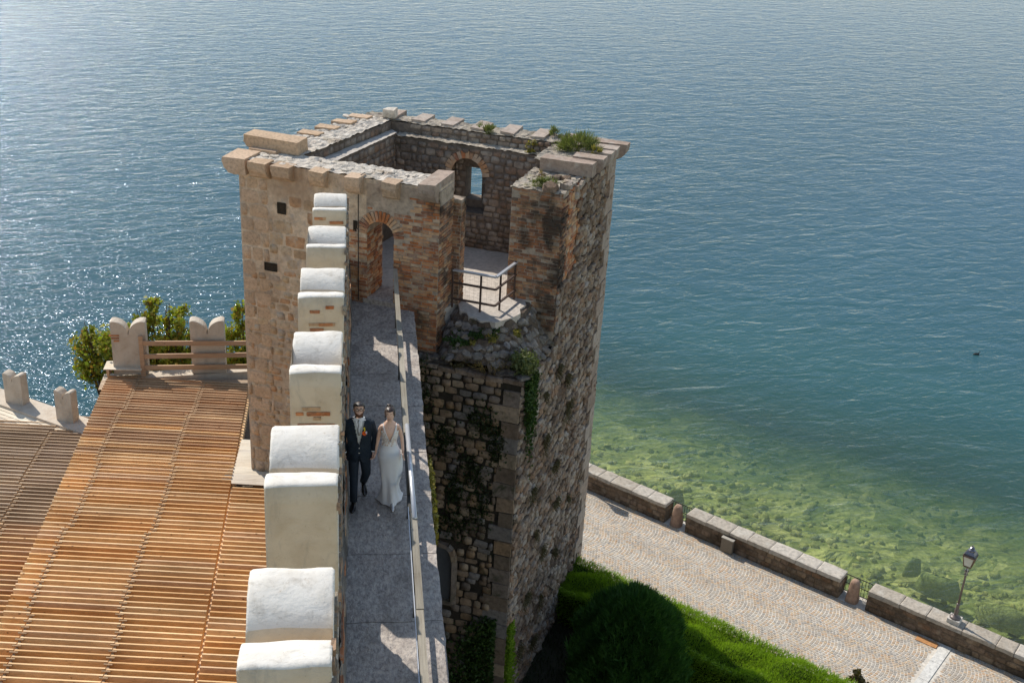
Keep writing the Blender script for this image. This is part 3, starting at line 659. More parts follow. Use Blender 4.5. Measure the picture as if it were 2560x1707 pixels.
# low stub beyond the left pier
st = upper([(1.75, .84), (2.35, .84), (2.35, 1.12), (1.75, 1.12)], -.02, 2.55, 'pier_return', m_mortar)
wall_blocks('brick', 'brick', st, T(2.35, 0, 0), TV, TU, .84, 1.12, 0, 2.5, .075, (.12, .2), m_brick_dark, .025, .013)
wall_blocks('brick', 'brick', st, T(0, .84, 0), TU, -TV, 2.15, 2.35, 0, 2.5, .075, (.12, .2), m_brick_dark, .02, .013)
# right pier and right wall
rp = upper([(3.22, 1.8), (4.44, 1.8), (4.50, 3.55), (3.24, 3.55)], -1.3, 2.72, 'right_pier', m_mortar)
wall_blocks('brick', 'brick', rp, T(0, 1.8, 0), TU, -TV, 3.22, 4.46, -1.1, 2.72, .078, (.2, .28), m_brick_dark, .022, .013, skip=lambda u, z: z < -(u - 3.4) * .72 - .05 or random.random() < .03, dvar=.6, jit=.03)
TR = (T(4.62, 5.85, 0) - T(4.4, -.45, 0)).normalized(); TRN = Vector((TR.y, -TR.x, 0))
rw = upper([(3.26, 3.5), (4.50, 3.5), (4.60, 5.8), (3.3, 5.8)], -1.3, 2.80, 'right_wall', m_rubblebed)
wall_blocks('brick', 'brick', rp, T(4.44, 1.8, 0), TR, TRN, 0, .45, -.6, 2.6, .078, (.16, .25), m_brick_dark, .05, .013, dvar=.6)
# right outer face, rough rubble
wall_blocks('stone', 'rubble', rw, T(4.4, -.45, 0), TR, TRN, 0, 6.33, -12, -1.1, .165, (.14, .38), m_rubble, .075, -.01, jit=.22, rot=.14, dvar=.7, chv=.35)
wall_blocks('stone', 'rubble', rw, T(4.4, -.45, 0), TR, TRN, 3.0, 6.33, -1.15, 2.7, .16, (.14, .36), m_rubble, .075, -.01, jit=.2, rot=.12, dvar=.7, chv=.3, skip=lambda u, z: u < 3.5 and .5 < z < 2.4)
wall_blocks('stone', 'rubble', rw, T(4.4, -.45, 0), TR, TRN, 2.25, 3.05, -1.2, .4, .19, (.18, .36), m_rubble, .06, -.01, jit=.2, rot=.12, dvar=.7, chv=.3)
wall_blocks('stone', 'rubble', rp, T(4.44, 1.8, 0), TR, TRN, .45, 1.7, -1.2, 2.7, .16, (.14, .3), m_brick, .05, 0, jit=.2, rot=.1, dvar=.7, chv=.3, skip=lambda u, z: .55 < u < 1.35 and .5 < z < 2.35)
wall_blocks('brick', 'brick', rp, T(4.44, 1.8, 0), TR, TRN, .5, 1.4, .45, 2.4, .078, (.14, .25), m_brick, .02, .012, dvar=.6, jit=.04)
v = [T(4.462, 2.42, .45), T(4.487, 3.2, .45), T(4.487, 3.2, 2.35), T(4.462, 2.42, 2.35)]; v += [p - TRN * .03 for p in v]
# quoins at the far right corner
for i in range(26):
    z = -9.5 + i * .475
    Lq = .7 if i % 2 else .42
    mq = MB().bar(T(4.4, -.45, z) + TR * (6.33 - Lq / 2 - .0) + TRN * .02 - TR * Lq / 2, T(4.4, -.45, z) + TR * 6.36 + TRN * .02, .12, .455).jitter(.012)
    mq.build('quoin', m_corbel_grey, tower)
m_quoin = stone('corner_quoin', [(.21, .15, .11), (.18, .135, .10)], dirt=(.07, .055, .04), bump=.02)
# front lower wall in shade
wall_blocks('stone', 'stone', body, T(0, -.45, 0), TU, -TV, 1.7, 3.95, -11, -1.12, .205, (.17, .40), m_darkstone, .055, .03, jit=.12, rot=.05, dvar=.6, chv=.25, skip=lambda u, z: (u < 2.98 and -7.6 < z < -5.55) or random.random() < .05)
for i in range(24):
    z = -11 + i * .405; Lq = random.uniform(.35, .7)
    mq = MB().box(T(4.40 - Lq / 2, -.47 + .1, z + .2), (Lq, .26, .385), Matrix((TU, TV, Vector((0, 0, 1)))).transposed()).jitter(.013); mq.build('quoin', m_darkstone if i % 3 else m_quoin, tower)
# ledge capping at the top of the lower front wall
a = 1.75
while a < 4.42:
    L = min(random.uniform(.25, .55), 4.46 - a); MB().box(T(a + L / 2, -.36, -1.06 - .03 * random.random()), (L - .015, .26, .10), Matrix((TU, TV, Vector((0, 0, 1)))).transposed() @ Euler((random.uniform(-.05, .05), random.uniform(-.04, .04), 0)).to_matrix()).jitter(.016).build('ledge_stone', m_rubble, tower); a += L
# broken slope between ledge and floor
def slope_z(s, t):
    q = math.sqrt(((s - 3.1) / .78) ** 2 + ((t - 1.3) / 1.12) ** 2); return -.05 if q < 1 else -.05 - round(min(1, max(0, q - 1 + .06 * math.sin(s * 9 + t * 5)) / .75) ** .85 / .155) * .155
noisy_top('rubble_slope', lambda a, b: T(1.7 + 2.74 * a, -.42 + 2.3 * b, slope_z(1.7 + 2.74 * a, -.42 + 2.3 * b) + .01), 40, 34, m_rubblebed, tower, .02)
m_slope = stone('slope_rock', [(.24, .205, .175), (.2, .175, .15), (.28, .24, .21), (.19, .15, .12), (.26, .23, .215)], dirt=(.08, .06, .045), dirt_amt=(.5, .7), light=(.36, .33, .30), moss=(.06, .07, .03), bump=.03)
for i in range(560):
    s, t = random.uniform(1.8, 4.4), random.uniform(-.35, 1.85); z = slope_z(s, t)
    if z > -.09 or (s < 2.2 and t > -.1) or (t > 1.75 and s > 3.2): continue
    v, f = VAR['stone'][i % 10]; dz = Vector((slope_z(s + .2, t) - slope_z(s - .2, t), slope_z(s, t + .2) - slope_z(s, t - .2), 0)) * 1.6
    nn = (TU * (-dz.x) + TV * (-dz.y) + Vector((0, 0, 1))).normalized(); tx = TU.cross(nn).normalized(); ty = nn.cross(tx); an = random.gauss(0, .3)
    e1 = tx * math.cos(an) + ty * math.sin(an); e2 = nn.cross(e1); L = random.uniform(.12, .30)
    M = Matrix((e2 * L, nn * random.uniform(.05, .10), e1 * L * random.uniform(.55, .8))).transposed().to_4x4(); M.translation = T(s, t, z) - nn * .02
    BLOCKS.append(('slope_stone', 'rubble', i % 10, M, m_slope, tower, L * 100))
# inner faces
wall_blocks('stone', 'stone', lw, T(-1.2, .85, 0), (T(-.9, 4.56, 0) - T(-1.2, .85, 0)), TU, 0, 3.7, 1.2, 2.78, .17, (.15, .36), m_inner, .03, .02, jit=.1, dvar=.6, chv=.3)
WS0, WS1, WZ0, WZ1 = .58, 1.60, .95, 2.02
bw = upper([(-1.0, 4.6), (WS0, 4.6), (WS0, 5.1), (-1.0, 5.1)], -.05, 2.72, 'back_wall', m_innerbed)
upper([(WS1, 4.6), (3.4, 4.6), (3.4, 5.1), (WS1, 5.1)], -.05, 2.72, 'back_wall_right', m_innerbed)
upper([(WS0 - .02, 4.61), (WS1 + .02, 4.61), (WS1 + .02, 5.1), (WS0 - .02, 5.1)], -.04, WZ0, 'window_sill_wall', m_innerbed)
prof = []
for k in range(11): a = math.pi - math.pi * k / 10; prof.append(((WS0 + WS1) / 2 + (WS1 - WS0) / 2 * math.cos(a), WZ1 + .36 * math.sin(a)))
prof += [(WS1 + .02, 2.715), (WS0 - .02, 2.715)]; n = len(prof)
v = [T(s, 4.605, z) for s, z in prof] + [T(s, 5.1, z) for s, z in prof]
meshobj('window_arch', v, [tuple(range(n)), tuple(range(n, 2 * n))[::-1]] + [(i, n + i, n + (i + 1) % n, (i + 1) % n) for i in range(n)], m_innerbed, tower)
for k in range(15):
    ring_brick(tower, (WS0 + WS1) / 2, WZ1 - .05, .42, math.pi * (k + .5) / 15, .2, .1, .03, 4.6, m_brick)
# outer leaf of back wall with the slit seen against the lake
OS0, OS1 = .88, 1.34
upper([(-1.2, 5.1), (OS0, 5.1), (OS0, 5.55), (-1.2, 5.5)], -1.2, 2.9, 'back_leaf_left', m_innerbed)
upper([(OS1, 5.1), (4.58, 5.1), (4.6, 5.8), (OS1, 5.6)], -1.2, 2.88, 'back_leaf_right', m_innerbed)
upper([(OS0, 5.101), (OS1, 5.101), (OS1, 5.55), (OS0, 5.55)], -1.2, 1.15, 'slit_sill', m_innerbed)
upper([(OS0, 5.102), (OS1, 5.102), (OS1, 5.55), (OS0, 5.55)], 2.02, 2.9, 'slit_head', m_innerbed)
bsk = lambda u, z: (WS0 < u < WS1 and WZ0 < z < WZ1) or (((u - 1.09) / .6) ** 2 + ((z - WZ1) / .55) ** 2 < 1 and z > WZ1 - .05)
wall_blocks('stone', 'stone', bw, T(0, 4.6, 0), TU, -TV, -.95, 3.3, 0, 2.72, .16, (.13, .34), m_inner, .035, .02, skip=bsk, jit=.12, rot=.05, dvar=.6, chv=.3)
wall_blocks('stone', 'stone', bw, T(0, 5.1, 0), TU, -TV, WS0, WS1, WZ0, 2.4, .16, (.13, .28), m_inner, .03, .02, skip=lambda u, z: OS0 - .06 < u < OS1 + .06, jit=.1, dvar=.6)
wall_blocks('stone', 'stone', bw, T(WS0, 4.6, 0), TV, TU, 0, .5, WZ0, 2.3, .16, (.13, .25), m_warm, .03, .02, jit=.1, dvar=.6)
# parapets above ledges
wall_blocks('stone', 'stone', bw, T(0, 4.92, 0), TU, -TV, -1.1, 3.35, 2.72, 3.0, .15, (.15, .34), m_inner, .03, .02, jit=.1, dvar=.5)
upper([(-1.15, 4.9), (3.35, 4.95), (3.35, 5.5), (-1.15, 5.4)], 2.7, 3.0, 'back_parapet', m_innerbed)
wall_blocks('stone', 'stone', lw, T(-1.62, .85, 0), (T(-1.15, 4.75, 0) - T(-1.62, .85, 0)), TU, 0, 3.9, 2.78, 3.0, .2, (.15, .3), m_inner, .03, .02, jit=.1, dvar=.5)

# pale rough tops
def topq(name, c4, z, nu, nv, mat, amp=.025):
    def fn(a, b):
        s = (c4[0][0] * (1 - a) + c4[1][0] * a) * (1 - b) + (c4[3][0] * (1 - a) + c4[2][0] * a) * b
        t = (c4[0][1] * (1 - a) + c4[1][1] * a) * (1 - b) + (c4[3][1] * (1 - a) + c4[2][1] * a) * b
        return T(s, t, z)
    o = noisy_top(name, fn, nu, nv, mat, tower, amp); return o
topq('wall_top', [(-2.86, -.03), (2.1, -.03), (2.1, .88), (-2.86, .88)], 3.03, 60, 12, m_top)
MB().prism(TP([(-2.86, 0.003), (2.13, 0.003), (2.13, .86), (-2.86, .86)]), 2.9, 3.0).build('front_wall_head', m_plaster, tower)
topq('wall_top', [(-2.9, .8), (-1.6, .8), (-1.15, 4.9), (-2.05, 5.0)], 3.05, 18, 44, m_top)
topq('wall_top', [(-2.05, 4.9), (4.2, 4.95), (4.3, 5.75), (-2.0, 5.5)], 3.03, 70, 12, m_top_grey)
topq('ledge_top', [(-1.62, .86), (-1.18, .86), (-.88, 4.62), (-1.2, 4.9)], 2.80, 8, 40, m_floor, .008)
topq('ledge_top', [(-.95, 4.56), (3.3, 4.56), (3.3, 4.95), (-1.1, 4.95)], 2.75, 60, 6, m_top_grey, .02)
topq('wall_top', [(3.2, 3.45), (4.55, 3.45), (4.62, 5.8), (3.25, 5.1)], 2.98, 20, 30, m_top_grey)
MB().prism(TP([(3.24, 3.52), (4.5, 3.52), (4.6, 5.78), (3.28, 5.5)]), 2.78, 2.95).build('right_wall_head', m_innerbed, tower)
topq('wall_top', [(3.18, 1.78), (4.48, 1.78), (4.5, 3.5), (3.22, 3.5)], 2.74, 18, 22, m_top_grey)
for i in range(90):     # loose flat stones bedded in the tops
    s, t, z, mt = random.choice([(random.uniform(-2.7, 2.0), random.uniform(.0, .8), 3.03, m_top), (random.uniform(-2.4, -1.5), random.uniform(.9, 4.8), 3.05, m_top), (random.uniform(-1.8, 4.2), random.uniform(5.0, 5.5), 3.02, m_top_grey), (random.uniform(3.3, 4.4), random.uniform(1.85, 3.3), 2.74, m_top_grey)])
    v, f = VAR['rubble'][i % 10]; L = random.uniform(.08, .28); an = random.random() * 6
    M = Matrix((Vector((math.cos(an), math.sin(an), 0)) * L, Vector((0, 0, 1)) * random.uniform(.02, .05), Vector((math.sin(an), -math.cos(an), 0)) * L * .7)).transposed().to_4x4(); M.translation = T(s, t, z)
    BLOCKS.append(('top_stone', 'rubble', i % 10, M, mt, tower, L * 80))
for s, t, r_ in ((4.0, 2.75, .12), (4.22, 2.8, .12), (3.6, 2.9, .1), (4.35, 2.5, .13), (4.4, 2.2, .14), (4.1, 1.9, .2)):
    M = Matrix((TU * r_ * 2, Vector((0, 0, 1)) * r_ * 1.1, TV * r_ * 1.7)).transposed().to_4x4(); M.translation = T(s, t, 2.75)
    BLOCKS.append(('top_stone', 'rubble', random.randrange(10), M, m_rubble, tower, 30))
# corbels: projecting blocks with a rounded underside
def corbel(P, ux, out, wd, proj, ht, back, mat, par=tower, name='corbel'):
    """P: top centre on the wall line; ux along wall, out outward"""
    prof = [(-back, 0), (proj, 0), (proj, -ht * .28)]
    for k in range(1, 7): a = math.pi / 2 * k / 6; prof.append((proj - (proj + .02) * (1 - math.cos(a)) * 1.0, -ht * .28 - ht * .72 * math.sin(a)))
    prof.append((-back, -ht)); n = len(prof)
    v = [P + out * a + Vector((0, 0, b)) - ux * wd / 2 for a, b in prof] + [P + out * a + Vector((0, 0, b)) + ux * wd / 2 for a, b in prof]
    v = [p + Vector((random.uniform(-.014, .014), random.uniform(-.014, .014), random.uniform(-.014, .014))) for p in v]
    return meshobj(name, v, [tuple(range(n)), tuple(range(n, 2 * n))[::-1]] + [(i, n + i, n + (i + 1) % n, (i + 1) % n) for i in range(n)], mat, par)
for s0, s1, pr, ht in ((-2.46, -2.0, .28, .42), (-1.87, -1.42, .27, .40), (-.93, -.56, .27, .42), (-.04, .31, .28, .44), (.85, 1.2, .27, .43)):
    corbel(T((s0 + s1) / 2, 0, 3.055), TU, -TV, s1 - s0, pr, ht, .12, m_corbel)
corbel(T(1.92, 0, 3.16), TU, -TV, .4, .28, .46, .95, m_corbel_grey)
corbel(T(-2.86, .17, 3.07), -TV, -TU, .75, .30, .38, .3, m_corbel)            # corner stone
corbel(T(-2.86, 1.0, 3.36), -TV, -TU, .50, .28, .32, 1.15, m_corbel)         # long stone on top of it
MB().box(T(-2.55, .72, 3.06), (.7, .3, .1), Matrix((TU, TV, Vector((0, 0, 1)))).transposed()).build('corbel', m_corbel, tower)
for i, t_ in enumerate((1.9, 2.6, 3.3, 4.0, 4.7)):
    s_ = -2.8 + t_ * .17; corbel(T(s_, t_, 3.09), -TV, -TU, .34, .26, .38, .3, m_corbel)
for i in range(7):
    s_ = -1.3 + i * .82; corbel(T(s_, 5.52, 3.09), -TU, TV, .36, .3, .4, .5, m_corbel_grey)
MB().box(T(-1.25, 5.0, 3.2), (.3, .25, .22), Matrix((TU, TV, Vector((0, 0, 1)))).transposed()).jitter(.02).build('loose_block', m_top, tower)
for t_, pr in ((3.55, .0), (4.05, .28), (4.6, .3), (5.1, .3), (5.62, .42)):
    P = T(4.42, t_, 3.06) + TU * (t_ * .035)
    if pr: corbel(P, TV, TU, .36, pr, .42, .5, m_corbel_grey)
MB().rings([[T(s, t, z) + Vector((random.uniform(-.01, .01),) * 3) for s, t in ((3.42, 3.28), (4.72, 3.28), (4.74, 3.6), (3.46, 3.62))] for z in (2.76, 3.08)]).build('long_slab', m_corbel_grey, tower)
# arched doorway with a grey sheet low in the wall
dr = MB(); pr = []
for k in range(9): a = math.pi - math.pi * k / 8; pr.append((2.62 + .30 * math.cos(a), -6.25 + .42 * math.sin(a)))
pr += [(2.92, -7.5), (2.32, -7.5)]; n = len(pr)
m_sheet = plain('grey_sheet', (.085, .09, .10), .5, .4, 0, .2, 3)
v = [T(s, -.475, z) for s, z in pr] + [T(s, -.40, z) for s, z in pr]
meshobj('arched_door', v, [tuple(range(n)), tuple(range(n, 2 * n))[::-1]] + [(i, n + i, n + (i + 1) % n, (i + 1) % n) for i in range(n)], m_sheet, tower)
fr = MB()
for k in range(len(pr) - 1): fr.bar(T(pr[k][0] + (.06 if pr[k][0] > 2.62 else -.06), -.5, pr[k][1] + .04), T(pr[k + 1][0] + (.06 if pr[k + 1][0] > 2.62 else -.06), -.5, pr[k + 1][1] + .04), .14, .12)
fr.build('door_surround', m_darkstone, tower)
# cable down the face
cb = thing('cable', T(.2, -.05, 3.1), 'thin black cable hanging down the tower face left of the arched door', 'cable')
MB().tube([T(.30, .1, 3.1), T(.26, -.03, 3.08), T(.205, -.06, 2.6), T(.2, -.05, 1.5), T(.2, -.05, .05)], .012, 6).build('line', m_black, cb)

# guard rail in the tower opening
gr = thing('guard_rail', T(3.0, .7, 0), 'brown angled iron guard rail with wire mesh in the tower opening', 'railing')
gA, gB, gC = T(2.28, .62, 0), T(3.33, .62, 0), T(3.45, 1.75, 0)
gp1, gp2 = T(2.97, .62, -.05), T(3.345, .92, -.05)
for nm, z, wd, mt in (('top_rail', .93, .07, m_steel), ('middle_rail', .62, .045, m_iron), ('bottom_rail', .22, .045, m_iron)):
    for a, b in ((gA, gB), (gB, gC)):
        MB().bar(a + Vector((0, 0, z)), b + Vector((0, 0, z)), wd, .04).build(nm, mt, gr)
for p in (gp1, gp2, gA, T(3.44, 1.7, 0)): MB().bar(p, p + Vector((0, 0, .96)), .04, .04, TV).build('post', m_iron, gr)
ms = MB()
for a, b in ((gA, gB), (gB, gC)):
    n = int((b - a).length / .1)
    for i in range(n): q = a.lerp(b, i / n); ms.bar(q + Vector((0, 0, .22)), q + Vector((0, 0, .93)), .0016, .0016, TV)
    for j in range(7): z = .25 + j * .1; ms.bar(a + Vector((0, 0, z)), b + Vector((0, 0, z)), .0016, .0016)
o = ms.build('wire_mesh', m_iron, gr); o['kind'] = 'stuff'

# ================================================================== RAMPART WITH WALKWAY
ramp = thing('rampart_wall', (0, 16, -10), 'castle rampart with stone slab walkway leading to the tower door', 'rampart wall')
MB().prism([(-1.25, 4), (1.05, 4), (1.05, 25.75), (-1.25, 26.7)], -12.5, -.24).build('wall_core', m_darkbed, ramp)
# slabs with uneven edges
js = [5.0, 6.4, 7.7, 9.0, 10.3, 11.5, 12.75, 14.2, 15.9, 17.62, 19.1, 20.9, 22.3, 23.75, 24.35]
for i in range(len(js)):
    y0 = js[i]; last = i == len(js) - 1; y1 = None if last else js[i + 1]
    nx, ny = 14, 10; v = []; f = []
    for j in range(ny + 1):
        for k in range(nx + 1):
            x = -.26 + 1.44 * k / nx; ye = y1 if not last else 26.30 - (x + .26) * .40
            yj = y0 + (ye - y0) * j / ny
            wob = (.012 * math.sin(x * 7 + i) if j in (0, ny) else 0)
            if j == 0: yj += .008 + wob
            if j == ny and not last: yj += -.008 + .012 * math.sin(x * 7 + i + 1)
            if k == nx: x += random.uniform(-.012, .012) + (.02 if i > 10 else 0)
            edge = j in (0, ny) or k == nx
            v.append((x, yj, random.uniform(-.004, .004) - (.012 if edge else 0)))
    for j in range(ny):
        for k in range(nx): a = j * (nx + 1) + k; f.append((a, a + 1, a + nx + 2, a + nx + 1))
    loop = [k for k in range(nx + 1)] + [(j) * (nx + 1) + nx for j in range(1, ny + 1)] + [ny * (nx + 1) + k for k in range(nx - 1, -1, -1)] + [j * (nx + 1) for j in range(ny - 1, 0, -1)]
    b0 = len(v); v += [(v[q][0], v[q][1], -.245) for q in loop]
    for q in range(len(loop)): f.append((loop[q], b0 + q, b0 + (q + 1) % len(loop), loop[(q + 1) % len(loop)]))
    meshobj('slab', v, f, m_slab, ramp)
wall_blocks('stone', 'stone', ramp, Vector((1.05, 4, 0)), Vector((0, 1, 0)), Vector((1, 0, 0)), 0, 21.8, -12, -.26, .3, (.3, .6), m_darkstone, .03, .03)

# parapet below the merlons
par = thing('battlement_wall', (-.8, 16, 0), 'white battlement wall with swallow-tail merlons along the walkway', 'battlement wall')
SILL = 1.03
MB().prism([(-1.24, 4), (-.29, 4), (-.29, 26.3), (-1.0, 26.5)], -12.4, SILL - .01).build('parapet', m_cream, par)
noisy = []
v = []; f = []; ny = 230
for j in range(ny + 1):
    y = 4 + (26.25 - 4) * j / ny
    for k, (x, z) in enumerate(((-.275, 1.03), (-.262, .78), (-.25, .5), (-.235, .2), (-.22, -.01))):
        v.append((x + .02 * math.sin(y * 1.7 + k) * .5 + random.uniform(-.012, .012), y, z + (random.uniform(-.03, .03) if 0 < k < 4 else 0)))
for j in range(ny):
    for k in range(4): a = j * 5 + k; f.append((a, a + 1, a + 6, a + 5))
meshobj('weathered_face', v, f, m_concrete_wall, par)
wall_blocks('brick', 'brick', par, Vector((-.275, 0, 0)), Vector((0, 1, 0)), Vector((1, 0, .1)), 4.5, 26, .3, .95, .12, (.22, .4), m_brick, .045, .02, skip=lambda u, z: random.random() < .72, jit=.1)
m_edge = stone('exposed_core', [(.34, .29, .23), (.27, .23, .19), (.40, .26, .17)], dirt=(.14, .12, .1), dirt_amt=(.5, .7), bump=.03)
mer = [(24.34, 23.27, .675, 1, 3.2), (22.87, 21.66, .74, 0, 3.0), (20.6, 19.2, .78, 1, 3.0), (17.8, 16.28, .77, 2, 3.0), (14.68, 13.08, .91, 0, 3.0), (11.36, 9.66, .93, 0, 3.0), (7.9, 6.1, .95, 0, 3.0)]
for (yf, yn, wd, style, top) in mer:
    xr = -.30; xl = xr - wd; a = (yf - yn) / 2; yc = (yf + yn) / 2; dn = .64
    prof = [(yn, SILL - .02)]
    K = 14
    prof += [(yn + random.uniform(-.005, .005), SILL + (top - SILL) * q) for q in (.3, .6, .85)]
    half = []
    for k in range(K + 1):
        tt = k / K; x = tt; z = top - dn * (1 - math.sqrt(max(0, 1 - max(0, (x - .12) / .88) ** 2)))
        if k == 0: z = top - .02
        half.append((x, z))
    prof += [(yn + a * x, z) for x, z in half] + [(yf - a * x, z) for x, z in half[::-1]]
    prof += [(yf, SILL + (top - SILL) * q) for q in (.85, .6, .3, 0)]; prof[-1] = (yf, SILL - .02)
    n = len(prof); nx = 10; rs = []
    for i in range(nx + 1):
        u = i / nx; x = xl + wd * u; ins = .03 if i in (0, nx) else (.008 if i in (1, nx - 1) else 0)
        if i == 1: x = xl + .03
        if i == nx - 1: x = xr - .03
        ring_ = []
        for (y, z) in prof:
            nz = .006 * math.sin(x * 5 + y * 3.1 + yc) + .004 * math.sin(z * 9 + y * 7 + x * 11) + random.uniform(-.0015, .0015)
            ring_.append(Vector((x + (random.uniform(-.006, .006) if ins else 0), y + (yc - y) / abs(yc - y + 1e-6) * ins * .6 + nz * .5, z - ins * .8 + nz)))
        rs.append(ring_)
    mo = MB().rings(rs, True)
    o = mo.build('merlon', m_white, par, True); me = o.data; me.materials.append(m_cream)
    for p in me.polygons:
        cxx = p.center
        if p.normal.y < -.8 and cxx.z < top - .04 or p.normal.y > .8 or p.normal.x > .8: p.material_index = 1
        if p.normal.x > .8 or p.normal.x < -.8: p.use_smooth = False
    me.update()
    if style:
        for k in range(11 if style == 2 else 7):
            x = random.uniform(xl + .1, xr - .12); z = top - random.choice([.2, .28, .52, .62] if style == 1 else [.62, .78, .7, .9])
            L = random.uniform(.1, .3)
            MB().box((min(x, xr - L / 2), yn - .004, z), (L, .03, .055)).jitter(.006).build('brick', m_brickred, o)
    # ragged edge on the walkway side where the render stops
    rg = MB()
    for k in range(60):
        y = random.uniform(yn, yf); x01 = abs(y - yc) / a; zt = top - dn * (1 - math.sqrt(max(0, 1 - max(0, ((1 - x01) - .12) / .88) ** 2)))
        rg.box((xr + .012, y, random.uniform(SILL, zt - .05)), (.045, random.uniform(.06, .2), random.uniform(.05, .14)), Euler((random.uniform(-.4, .4), 0, 0)).to_matrix())
    o2 = rg.jitter(.012).build('exposed_edge', m_edge, o)
bush('moss_clump', (-.26, 10.2, 1.7), (.05, .14, .12), 250, .03, m_ivy, 'green moss clump on the inner edge of the nearest merlon', 'moss', half=False, stems=2)

# walkway railing
rail = thing('walkway_railing', (.78, 16, 0), 'long grey timber and steel railing along the open side of the walkway', 'railing')
XR = .765
def ry(px, py, z=.95): return atz(px, py, z).y
Y_far = 26.0; Yt1 = ry(1012, 1085); Yt0 = ry(1034, 1283)
segs = [(Y_far, 24.2), (24.18, 22.2), (22.18, 20.0), (19.98, Yt1 + .02), (Yt0 - .02, 13.2), (13.17, 10.2), (10.17, 7.0), (6.98, 4.2)]
for i, (a, b) in enumerate(segs):
    dx = random.uniform(-.006, .006) + (.0 if i < 4 else .012)
    MB().bar((XR + dx, a, .95 + random.uniform(-.006, .006)), (XR + dx, b, .95 + random.uniform(-.006, .006)), .10, .055).build('handrail', m_rail_old, rail)
MB().tube([(XR + .01, Yt1 + .25, .985), (XR + .02, (Yt0 + Yt1) / 2, .985), (XR + .03, Yt0 - .2, .985)], .04, 12).build('steel_tube', m_steel, rail, True)
MB().bar((XR - .055, Yt0 + .2, .90), (XR - .06, 4.2, .90), .012, .09).build('steel_strip', m_steel, rail)
for z in (.43,):
    MB().bar((XR, Y_far, z), (XR, 4.2, z), .05, .06).build('lower_rail', m_dkiron, rail)
for y in (24.6, 22.05, 19.3, 16.9, 14.3, 11.6, 9.0, 6.4):
    MB().bar((XR, y, -.02), (XR, y, .93), .05, .05, Vector((0, 1, 0))).build('post', m_dkiron, rail)

# ================================================================== TIMBER ROOF SCREENS (LEFT)
P0 = Vector((-2.8, 27.4, -5.3)); D1 = Vector((math.cos(R(8)), -math.sin(R(8)), 0)); D2 = Vector((-98, 3150, -431)).normalized(); DN = D1.cross(D2).normalized()
UBOX = [(x, y, z) for x in (-.5, .5) for y in (-.5, .5) for z in (-.5, .5)]; UF = [(0, 1, 3, 2), (4, 6, 7, 5), (0, 4, 5, 1), (2, 3, 7, 6), (0, 2, 6, 4), (1, 5, 7, 3)]
def unit_mesh(name, mat): me = bpy.data.meshes.new(name); me.from_pydata(UBOX, [], UF); me.materials.append(mat); me.update(); return me
PITCH = .226; BH = .21; BT = .040
def xline(x0, k, y): return x0 + k * (35 - y)
def roof_screen(name, lab, off, yfar, ynear, lines, mats, lean=.10, far=None):
    """boards on edge across the roof, broken at the rafter lines; lines = list of (x at y 35, drift per metre)"""
    O = P0 + DN * off; t = thing(name, O + D2 * (-5) + D1 * (-2), lab, 'timber roof')
    ms_ = [unit_mesh('board', mm) for mm in mats]; r = 0; extra = MB(); sp = MB(); raf = []
    n0 = int((yfar - O.y) / D2.y / PITCH); n1 = int((ynear - O.y) / D2.y / PITCH); cand = []
    for k in range(n1, n0 + 1):
        c = O + D2 * (k * PITCH); xs = []
        for (x0, kk, *_) in lines:
            # intersection of the row with the rafter line
            y = c.y; 
            for _i in range(3): x = xline(x0, kk, y); y = c.y - (x - c.x) * math.tan(R(8))
            xs.append((x, y, c.z))
        for i in range(len(xs) - 1):
            a = Vector(xs[i]); b = Vector(xs[i + 1]); stag = (.11 if (k // 17) % 2 else 0) if 0 < i else 0; stag2 = (.11 if (k // 17) % 2 else 0) if i + 1 < len(xs) - 1 else 0
            a = a + D1 * (.012 + stag); b = b + D1 * (-.012 + stag2)
            px = pix((a + b) / 2); cand.append(((b - a).length / px[2], a, b, k, i))
        for i in range(1, len(xs) - 1):
            q = Vector(xs[i]) + D1 * ((.11 if (k // 17) % 2 else 0))
            sp.bar(q - D1 * .08 + Vector((0, -.034, BH * .36)), q + D1 * .08 + Vector((0, -.034, BH * .36)), .022, .03)
            sp.bar(q + Vector((0, -.03, -.03)), q + Vector((0, -PITCH + .03, -.03)), .05, .15)
    cand.sort(key=lambda q: -q[0])
    for idx, (s_, a, b, k, i) in enumerate(cand):
        d = (b - a).normalized(); zz = Vector((0, math.sin(lean), math.cos(lean))); yy = zz.cross(d).normalized()
        c = (a + b) / 2 + Vector((0, random.uniform(-.006, .006), random.uniform(-.008, .008))); d = (d + Vector((0, random.uniform(-.003, .003), random.uniform(-.003, .003)))).normalized(); zz = (zz + Vector((0, random.uniform(-.05, .05), 0))).normalized()
        if idx < 298:
            M = Matrix((d * (b - a).length, yy * BT, zz * BH)).transposed().to_4x4(); M.translation = c
            o = bpy.data.objects.new('board', ms_[0 if len(ms_) == 1 else ((k * 7 + i) % len(ms_) if far is None else (1 if c.y + random.uniform(-2, 2) > far else 0))]); o.matrix_basis = M; link(o, t)
        else: extra.bar(a, b, BT, BH)
    if extra.v: o = extra.build('boarding', mats[0], t); o['kind'] = 'stuff'
    o = sp.build('spacer_blocks', m_spacer, t); o['kind'] = 'stuff'
    for (x0, kk, *_) in lines:
        ya, yb = yfar, ynear; pa = Vector((xline(x0, kk, ya), ya, O.z + (ya - O.y) / D2.y * D2.z - .2)); pb = Vector((xline(x0, kk, yb), yb, O.z + (yb - O.y) / D2.y * D2.z - .2))
        MB().bar(pa, pb, .09, .18).build('rafter', m_wood, t)
    return t
roof_screen('roof_screen', 'large orange timber louvre roof left of the battlements', 0, 34.1, 9.5, [(-7.85, .058), (-7.0, .03), (-4.98, .015), (-3.48, .028)], [m_wood, m_wood_mid], far=29.5)
